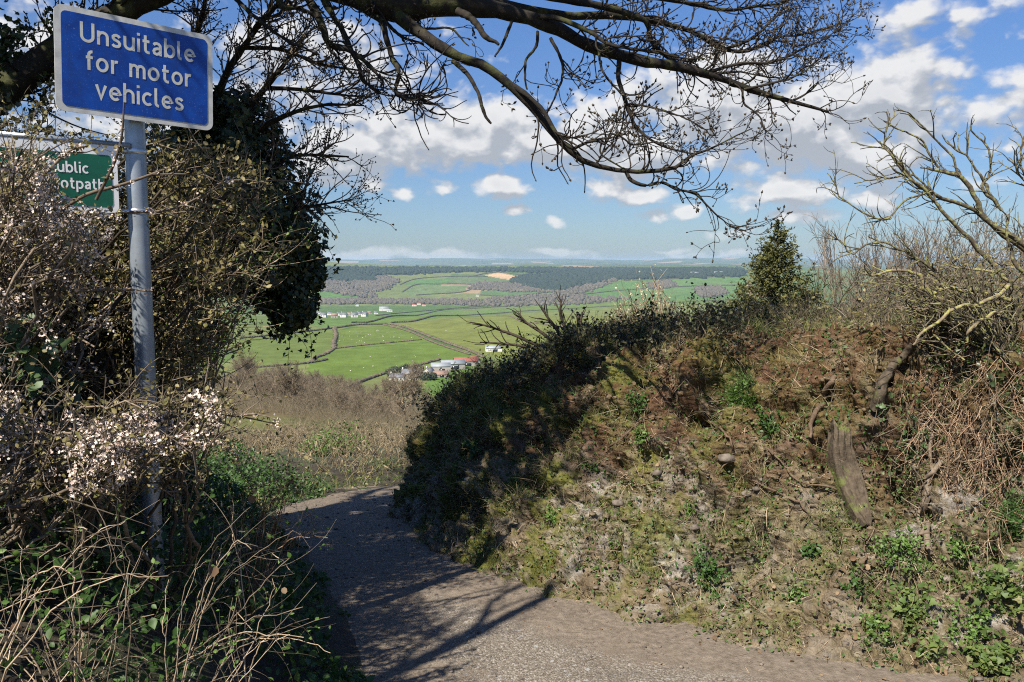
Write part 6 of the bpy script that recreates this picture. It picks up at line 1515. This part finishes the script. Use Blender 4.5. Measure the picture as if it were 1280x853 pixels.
def build_valley():
    g = np.random.default_rng(77)
    # --- bare trees and scrub on the slope below the lane
    protos = [proto_tree(201, 6.5, 3.0, 1), proto_tree(202, 5.0, 2.6, 3), proto_tree(203, 3.6, 2.2, 6), proto_tree(204, 8.0, 3.4, 2)]
    spots = [  # (px of the foot, forward distance, scale, proto)
        (332, 478, 270, 1.0, 2), (352, 476, 275, 1.2, 1), (376, 480, 262, 1.1, 2), (398, 484, 240, 1.2, 1), (420, 492, 215, 1.1, 2), (305, 486, 230, 1.1, 1), (318, 470, 300, 1.2, 0), (345, 498, 180, 1.0, 2), (370, 500, 175, 1.0, 2), (395, 506, 160, .9, 1), (412, 510, 150, 1.0, 2),
        (440, 506, 190, 1.0, 1), (455, 512, 175, 1.15, 0), (470, 516, 160, 1.0, 1), (484, 520, 150, 1.2, 3), (500, 526, 140, 1.0, 0), (516, 530, 128, 1.0, 3), (530, 520, 150, .9, 0), (448, 500, 250, 1.1, 0), (468, 502, 260, 1.2, 3), (490, 502, 255, 1.1, 0), (430, 520, 120, .8, 2), (402, 524, 112, .8, 2), (378, 522, 115, .7, 2), (340, 520, 118, .8, 2), (460, 535, 100, .6, 2), (310, 515, 120, .9, 1), (492, 545, 80, .55, 2), (300, 530, 75, .6, 2), (330, 540, 62, .5, 2), (365, 535, 70, .55, 2), (395, 545, 60, .45, 2), (425, 540, 66, .5, 2), (448, 552, 50, .4, 2), (410, 530, 85, .6, 2), (350, 528, 90, .65, 2), (318, 525, 95, .7, 2), (475, 548, 60, .5, 2), (440, 528, 95, .6, 2), (380, 512, 140, .8, 2), (425, 505, 165, .9, 1)] + [(int(a), 500, float(b), float(c), int(d)) for a, b, c, d in zip(np.random.default_rng(5).uniform(285, 500, 46), 48 * (230 / 48) ** np.random.default_rng(6).random(46), np.random.default_rng(7).uniform(.25, .55, 46), np.random.default_rng(8).integers(1, 3, 46))]
    kinds = ['tall bare tree', 'rounded bare tree', 'low bushy bare thorn', 'big twin stemmed bare tree']
    wh = ['at the upper left edge of the scrub', 'by the dark ivy tree', 'among the brown scrub', 'in the middle of the slope', 'above the dead bracken', 'near the farm wood', 'below the farm', 'beside the green field', 'at the lower edge of the scrub', 'next to the lane end']
    made = {}; seen = set()
    for i, (u, v, Y, sc, k) in enumerate(spots):
        x = P(u, v, Y)[0]; z = float(H(x, Y)) - .2
        if k not in made:
            root = thing('bare_tree', (x, Y, z), 'x', 'tree', 'bare trees on the slope below the lane'); protos[k][0].build('trunk', M_BARETREE, root); protos[k][1].build('crown', M_BARETREE, root); made[k] = root
        else: root = copy_tree(made[k]); root.location = (x, Y, z)
        pl = ('under the dark ivy tree', 'below the left sheep field', 'below the lower green field', 'below the farm', 'beside the bank nose')[int(np.searchsorted([330, 390, 440, 500], u))]
        dp = ('near the lane bend', 'midway down', 'at the slope foot')[int(np.searchsorted([60, 130], Y))]
        lab = f'{kinds[k]} {dp} {pl}'
        for ad in ('', 'slightly smaller ', 'broader ', 'thinner '):
            if ad + lab not in seen: break
        root['label'] = ad + lab; seen.add(ad + lab)
        root.rotation_euler.z = g.uniform(0, 6.28); s = sc * g.uniform(.9, 1.1) * (.55 if 440 < u < 545 and Y > 140 else 1.); root.scale = (s, s, s)
    # white-stemmed ash in front of the farm field
    x, y, z = P(508, 520, 45.); z = float(H(x, y)); tr, cr = proto_tree(209, 4.0, 1.3, 1, .35); root = thing('ash_tree', (x, y, z), 'pale slender bare ash standing just left of the bank nose', 'tree'); tr.build('trunk', M_BRAMBLE, root); cr.build('crown', M_BARETREE, root); root.scale = (.9, .9, .9)
    # scrub, gorse and dead bracken
    n = 3600; Y = 13 * (150 / 13) ** g.random(n) ; a = g.uniform(-.44, -.02, n); x = a * Y; keep = (fbm(xyz(x / (Y * .12 + 2), Y / (Y * .25 + 3)), 2, 301) > -.38); x, Y = x[keep], Y[keep]
    mb = MB(); m = 8; pp = np.repeat(xyz(x, Y, H(x, Y)), m, 0); n = len(pp); sc = np.repeat(np.clip(Y / 40, .55, 2.6), m); pp[:, :2] += g.normal(size=(n, 2)) * (.35 * sc)[:, None]
    A, AR = grow(pp, np.array([0, 0, 1.]) + .45 * g.normal(size=(n, 3)), g.uniform(.3, 1.0, n) * sc * .8, .005 * sc, 5, .2, .0, .5, g); tubes(mb, A, AR, 3)
    p0, d, r0, _ = sprout(A, AR, n * 2, .2, 1, (.4, 1.1), .7, g); B, BR = grow(p0, d, g.uniform(.1, .4, n * 2) * np.clip(np.linalg.norm(p0[:, :2], axis=1) / 40, .5, 2.4), np.maximum(r0, .003), 4, .2, .0, .5, g); tubes(mb, B, BR, 3)
    tag(mb.build('scrub', M_SCRUBTWIG), 'brown leafless scrub and bramble covering the slope below the lane', None, None, 'stuff')
    n = 5200; x = g.uniform(-6.5, .6, n); y = g.uniform(8.6, 24, n); d, s = seg_dist(x, y, LEFT_FOOT); keep = (d * s > .25) & (fbm(xyz(x / .8, y / .8), 2, 302) > -.25); x, y = x[keep], y[keep]; n = len(x)
    A, AR = grow(xyz(x, y, verge_z(x, y) - .02), np.array([.1, 0, 1.]) + .4 * g.normal(size=(n, 3)), g.uniform(.12, .55, n), g.uniform(.003, .006, n), 6, .16, -.03, .6, g); mb = MB(); tubes(mb, A, AR, 3)
    m = 9000; p0, dd, r0, _ = sprout(A, AR, m, .3, 1, (.5, 1.2), .8, g); leaves(mb, p0, g.uniform(.03, .10, m), g.normal(size=(m, 3)) + np.array([0, -.3, .6]), 'slim', g, .4)
    tag(mb.build('dead_bracken', M_STRAW), 'pale dead bracken and grass stalks beyond the bend of the lane', None, None, 'stuff')
    n = 9000; x = g.uniform(-6, 1.2, n); y = g.uniform(6.5, 14, n); d, s = seg_dist(x, y, LEFT_FOOT); dd = d * s; keep = (dd > .02) & (dd < .9 + .5 * fbm(xyz(x, y), 2, 303)); x, y = x[keep], y[keep]; n = len(x)
    mb = MB(); nr = np.tile([0, 0, 1.], (n, 1)); blades(mb, xyz(x, y, verge_z(x, y)), nr, g.uniform(.06, .20, n), g.uniform(.004, .008, n), .5, g); leaves(mb, xyz(x, y, verge_z(x, y) + g.uniform(.01, .12, n)), g.uniform(.015, .04, n), g.normal(size=(n, 3)) + np.array([0, 0, .8]), 'oval', g)
    tag(mb.build('grass', M_GRASS), 'green grass fringe along the outer edge of the lane bend', None, None, 'stuff')
    for u, v, Y, r, lab in ((428, 565, 11.5, .42, 'bright green leafy bush above the bend of the lane'), (400, 578, 10.8, .3, 'small green bush left of the bright one at the bend'), (310, 452, 260, 2.6, 'yellow flowering gorse at the left of the brown scrub'), (352, 470, 200, 1.8, 'gorse bush in the middle of the scrub'), (335, 440, 300, 2.4, 'gorse clump below the left field'), (330, 0, 60, 1.1, 'round dark gorse bush left of the dead bracken'), (372, 0, 90, 1.4, 'green holly bush halfway down the slope'), (445, 0, 75, 1.2, 'olive gorse bush near the middle of the slope'), (405, 0, 130, 2.0, 'large gorse bush among the bare thorns'), (470, 0, 110, 1.7, 'dark green bush near the slender ash'), (300, 0, 95, 1.5, 'gorse bush at the left end of the slope')):
        x = P(u, v, Y)[0]; z = float(verge_z(np.array([x]), np.array([Y]))[0]) if Y < 30 else float(H(x, Y)); root = thing('gorse_bush', (x, Y, z), lab, 'bush')
        pos, nn = ell_points([((x, Y, z + r * .6), (r, r, r * .7))], 900, g, .3); mb = MB(); leaves(mb, pos, g.uniform(.5, 1.2, len(pos)) * max(.03, r * .09), nn, 'oval', g); part(mb, 'foliage', M_GREEN if Y < 30 else M_GORSE, root)
        A, AR = grow(xyz(np.full(8, x), np.full(8, Y), np.full(8, z)), np.array([0, 0, 1.]) + .5 * g.normal(size=(8, 3)), np.full(8, r), np.full(8, .008 * r / .4), 6, .2, .02, .5, g); mb = MB(); tubes(mb, A, AR, 3); part(mb, 'stem_clumps', M_TWIG, root)

    # --- the farm among dark evergreens
    def at(u, v, Y): x = P(u, v, Y)[0]; return (x, Y, float(H(x, Y)))
    house('farmhouse', 'white farmhouse with two gables among the dark trees', at(514, 481, 560), R(14), 15, 8, 5.2, 3.2, M_WHITEWALL, M_SLATE, wins=4, chim=2)
    house('farmhouse', 'long low white cottage left of the white farmhouse', at(497, 482, 552), R(-6), 12, 6, 2.8, 2.6, M_WHITEWALL, M_SLATE, wins=3, chim=1)
    house('farmhouse', 'white gabled wing right of the farmhouse', at(536, 475, 575), R(70), 9, 6.5, 4.8, 3.4, M_WHITEWALL, M_SLATE, wins=2, chim=1)
    house('barn', 'grey barn with a dark green door above the farmhouse', at(551, 467, 610), R(6), 17, 11, 5.5, 2.6, M_STONEWALL, M_TIN, 'barn', wins=1, chim=0, shed=True)
    house('barn', 'long stone barn with a grey roof behind the farm', at(566, 464, 630), R(16), 22, 10, 5.0, 3., M_STONEWALL, M_TIN, 'barn', wins=2, chim=0, shed=True)
    house('barn', 'red roofed barn behind the farm', at(582, 457, 650), R(12), 22, 11, 4.6, 3.4, M_STONEWALL, M_TILE, 'barn', wins=1, chim=0, shed=True)
    house('barn', 'low brown roofed shed beside the farm yard', at(551, 478, 575), R(10), 12, 7, 2.6, 2.6, M_STONEWALL, M_BROWNROOF, 'shed', wins=1, chim=0, shed=True)
    house('barn', 'small red roofed shed at the right of the farm', at(592, 455, 665), R(40), 9, 8, 4., 2.8, M_WHITEWALL, M_TILE, 'shed', wins=1, chim=0, shed=True)
    house('barn', 'white sided barn half hidden by the bare shrub', at(617, 439, 760), R(8), 18, 9, 4., 2.5, M_WHITEWALL, M_TIN, 'barn', wins=2, chim=0, shed=True)
    for u, v, Y, r, h, lab in ((490, 476, 572, 5, 8, 'dark spreading evergreen left of the farmhouse'), (505, 470, 585, 4.5, 9, 'dark evergreen behind the white cottage'), (524, 474, 580, 4., 8, 'dark evergreen between the farmhouse and its wing'), (531, 486, 552, 4.6, 6, 'dark cedar in front of the farmhouse'), (541, 484, 555, 3.4, 5, 'low dark evergreen at the corner of the farm yard'), (518, 466, 600, 3.5, 6, 'dark holly on the hedge above the farm')):
        x, y, z = at(u, v, Y); root = thing('evergreen_tree', (x, y, z), lab, 'tree'); mb = MB(); tubes(mb, np.array([[x, y, z - .5], [x, y, z + h * .5], [x + .2, y, z + h]]), np.array([.35, .25, .05]), 6); part(mb, 'trunk', M_BARK, root)
        pos, nn = ell_points([((x, y, z + h * .45), (r, r, h * .42)), ((x + r * .3, y, z + h * .72), (r * .6, r * .6, h * .28)), ((x - r * .4, y, z + h * .5), (r * .6, r * .6, h * .25))], 1500, g, .3); mb = MB(); leaves(mb, pos, g.uniform(.5, 1.1, len(pos)), nn, 'oval', g); part(mb, 'crown', M_DARKEVERGREEN, root)
    # --- hedgerows and the sunken track
    gh = 'hedgerows dividing the fields'
    for i, (lab, px, h, w, mt) in enumerate([
        ('brown hedged track curving down between the two sheep fields', [(488, 406), (505, 410), (520, 415), (545, 425), (570, 434), (590, 441), (605, 449)], 3.0, 3.4, M_FARHEDGEBROWN),
        ('second brown hedge lining the lower side of the curving track', [(480, 407), (498, 411), (515, 417), (540, 428), (565, 437), (588, 444)], 2.2, 2.4, M_FARHEDGEBROWN),
        ('dark hedge along the top of the big right hand field', [(490, 404), (530, 399), (580, 395), (640, 391), (700, 387), (760, 384), (850, 379), (930, 375)], 3.2, 3.0, M_FARHEDGE),
        ('dark hedge across the valley side above the top strip field', [(440, 404), (480, 398), (540, 391), (600, 386), (660, 382), (740, 377)], 3.2, 3.0, M_FARHEDGE),
        ('hedge along the top edge of the left sheep field', [(300, 424), (360, 418), (418, 411), (450, 407), (486, 406)], 3., 3., M_FARHEDGE),
        ('short thick hedge down the left side of the left sheep field', [(418, 411), (420, 420), (418, 428), (417, 437)], 3.4, 4.5, M_FARHEDGEBROWN),
        ('thin hedge between the left sheep field and the lower field', [(416, 437), (450, 433), (480, 430), (528, 425)], 1.8, 1.8, M_FARHEDGEBROWN),
        ('scrubby hedge above the farm trees', [(430, 487), (455, 477), (480, 468), (500, 462), (525, 457), (550, 451)], 2.4, 2.6, M_FARHEDGEBROWN),
        ('faint hedge crossing the middle of the big right hand field', [(620, 394), (645, 399), (672, 405), (700, 409), (730, 412)], 1.8, 1.6, M_FARHEDGEBROWN),
        ('hedge on the left edge of the lower field', [(300, 462), (350, 458), (386, 455), (410, 451)], 2.4, 2.4, M_FARHEDGE),
        ('scrub line from the left sheep field down to the lower hedge', [(417, 437), (408, 443), (395, 449), (388, 455)], 2.6, 4., M_FARHEDGEBROWN),
        ('hedge running up beyond the village to the valley floor', [(470, 395), (500, 392), (560, 387), (620, 383)], 3.5, 3.5, M_FARHEDGE),
        ('far hedge under the pale ploughed field', [(560, 355), (600, 356), (640, 353), (665, 350)], 5, 6, M_FARHEDGE), ('far hedge above the pale ploughed field', [(585, 347), (620, 341), (655, 345)], 5, 6, M_FARHEDGE),
        ('far hedge round the light green hill field', [(503, 366), (520, 357), (550, 356), (590, 357), (578, 366), (520, 370)], 5, 6, M_FARHEDGE), ('far hedge on the hill above the light green field', [(500, 357), (520, 350), (560, 347), (610, 346)], 5, 6, M_FARHEDGE),
        ('far hedge across the right hand hill pastures', [(715, 371), (770, 364), (840, 360), (930, 358)], 5, 6, M_FARHEDGE), ('far hedge above the right hand hill pastures', [(780, 352), (840, 350), (930, 346)], 5, 6, M_FARHEDGE),
        ('far hedge between the valley wood and the middle fields', [(600, 370), (640, 371), (690, 366), (710, 362)], 5, 6, M_FARHEDGE), ('far hedge on the left valley side', [(380, 378), (430, 379), (480, 380), (540, 380)], 5, 7, M_FARHEDGE)]):
        hedge_line('hedgerow', lab, px, h * .75, w * .7, mt, gh)

    # --- woods too far to count: masses of crowns
    def wood(name, label, polys, n, r, mat, seed):
        gg = np.random.default_rng(seed); q = []
        for poly in polys:
            a = np.array(poly, float); lo, hi = a.min(0), a.max(0); gu, gv = np.meshgrid(np.linspace(lo[0], hi[0], 60), np.linspace(lo[1], hi[1], 30)); m = inpoly(gu, gv, poly)
            if m.sum() == 0: continue
            pts = np.array([G(u, v, 500.) for u, v in zip(gu[m], gv[m])]); q.append(pts)
        q = np.concatenate(q); d = np.hypot(q[:, 0], q[:, 1]); w = d ** 2; i = gg.choice(len(q), n, p=w / w.sum()); dd = d[i]
        x = q[i, 0] + gg.normal(size=n) * dd * .003; y = q[i, 1] + gg.normal(size=n) * dd * .006; rr = r * gg.uniform(.6, 1.3, n)
        mb = MB(); blobs(mb, xyz(x, y, H(x, y) + rr * .55), np.stack([rr, rr, rr * 1.15], -1), gg, .22, 1); tag(mb.build(name, mat), label, None, None, 'stuff')
    wood('far_wood', 'brown leafless woods along the valley bottom and its sides', [
        [(380, 352), (430, 352), (455, 362), (470, 372), (455, 373), (400, 364), (370, 360)], [(440, 352), (480, 347), (498, 352), (480, 364), (462, 366)], [(590, 377), (640, 372), (700, 370), (790, 374), (740, 381), (620, 384), (540, 381)], [(600, 354), (650, 357), (690, 360), (700, 366), (640, 365), (590, 362)],
        [(690, 362), (730, 358), (760, 349), (775, 349), (735, 366), (700, 372)], [(380, 376), (480, 376), (590, 377), (590, 381), (480, 380), (380, 381)], [(870, 362), (900, 360), (905, 368), (880, 372)], [(815, 356), (835, 353), (840, 358), (820, 362)]], 9000, 4.6, M_WOODBROWN, 401)
    wood('shadow_conifer_wood', 'far conifer plantations, with cloud shadow on the hills put into their dark colour', [[(378, 337), (930, 337), (930, 342), (780, 345), (700, 342), (620, 340), (560, 341), (500, 344), (380, 344)], [(640, 352), (660, 346), (700, 347), (725, 356), (700, 366), (670, 362)], [(690, 342), (770, 339), (930, 340), (930, 346), (830, 349), (770, 350), (735, 358), (705, 350)], [(385, 344), (440, 345), (470, 352), (440, 352), (385, 350)]], 12000, 7.5, M_WOODSHADOW, 402)
    # --- village, far cottages
    vg = 'houses of the village by the valley floor'
    V = [(404, 396, 'long white', 0), (412, 393, 'tall white', 1), (418, 397, 'low pink', 2), (424, 394, 'white twin gabled', 0), (430, 396, 'slate roofed white', 1), (437, 394, 'cream', 2), (443, 396, 'small white', 0), (449, 393, 'grey', 1), (456, 395, 'white end', 0), (462, 392, 'brown roofed', 2), (398, 392, 'half hidden', 1), (470, 392, 'outlying white', 0)]
    for k, (u, v, lab, m) in enumerate(V):
        q = G(u, v + 1, 900.); house('village_house', f'{lab} house in the distant village beyond the left sheep field', tuple(q), g.uniform(-.6, .6), 10, 6.5, 4.4, 3., [M_WHITEWALL, M_WHITEWALL, M_STONEWALL][m], [M_SLATE, M_SLATE, M_BROWNROOF][m], 'house', vg, wins=2, chim=1, door=False)
    for u, v, lab, w in ((480, 388, 'long white farm shed on the valley floor', 34), (487, 389, 'second white farm shed on the valley floor', 20), (447, 382, 'tiny white hut on the far bank of the valley', 14), (524, 380, 'pink roofed farmhouse at the wood edge', 16), (518, 382, 'low white cottage left of the pink roofed farm', 18), (530, 382, 'white cottage right of the pink roofed farm', 14), (613, 355, 'white cottage beneath the ploughed field', 20), (597, 370, 'cream cottage among the middle fields', 15), (898, 343, 'white farm on the dark right hand hill', 40), (868, 344, 'grey farm on the dark right hand hill', 40)):
        q = G(u, v + 1, 900.); house('cottage', lab, tuple(q), g.uniform(-.3, .3), w * .8, w * .42, w * .22, w * .15, M_WHITEWALL, M_TILE if 'pink' in lab else M_SLATE if 'cottage' in lab else M_TIN, 'cottage', None, wins=2, chim=1 if 'cottage' in lab else 0, door=False)
    # --- sheep
    sh = None
    for i in range(60):
        f = g.choice([0, 0, 1, 1, 1, 2]); poly = [[(500, 412), (560, 402), (720, 392), (760, 420), (640, 440), (560, 424)], [(424, 416), (480, 411), (525, 424), (424, 434)], [(430, 450), (520, 440), (560, 446), (500, 462), (440, 470)]][f]
        while True:
            u, v = g.uniform(420, 760), g.uniform(400, 475)
            if inpoly(np.array([u]), np.array([v]), poly)[0]: break
        q = G(u, v, 300.)
        if sh is None:
            mb = MB(); blobs(mb, np.array([[0, 0, .62]]), np.array([[.62, .32, .32]]), g, .08, 1); body = mb
            sh = thing('sheep', tuple(q), 'small white sheep grazing on the green fields', 'sheep', 'sheep grazing in the fields'); body.build('body', M_WOOL, sh)
            mb = MB(); blobs(mb, np.array([[.72, 0, .72]]), np.array([[.20, .12, .14]]), g, .06, 1); mb.build('head', M_WOOL, sh)
            for sx in (-.38, .38):
                for sy in (-.15, .15): mb = MB(); tubes(mb, np.array([[sx, sy, .5], [sx, sy, -.05]]), np.array([.06, .045]), 5); mb.build('leg', M_STONEWALL, sh)
        else: s = copy_tree(sh); s.location = tuple(q); s.rotation_euler.z = g.uniform(0, 6.28)
        (sh if i == 0 else s)['label'] = 'small white sheep grazing in the ' + ('big right hand field above the track', 'left sheep field beside the track', 'lower green field above the farm')[f]
    if sh: sh.rotation_euler.z = .3

    # --- the air
    m = bpy.data.materials.new('air'); m.use_nodes = True; nt = m.node_tree; nt.nodes.clear(); out = nt.nodes.new('ShaderNodeOutputMaterial'); pv = nt.nodes.new('ShaderNodeVolumePrincipled')
    pv.inputs['Color'].default_value = (.50, .70, 1., 1); pv.inputs['Density'].default_value = HAZE; pv.inputs['Anisotropy'].default_value = .0
    nt.links.new(pv.outputs[0], out.inputs['Volume']); mb = MB(); box(mb, 0, 0, (-185 + 75) / 2, 37000, 37000, 260); o = mb.build('haze', m); o['kind'] = 'stuff'; tag(o, 'thin blue haze over the valley and far hills', None, None, 'stuff')


HAZE = 5.2e-5
build_valley()
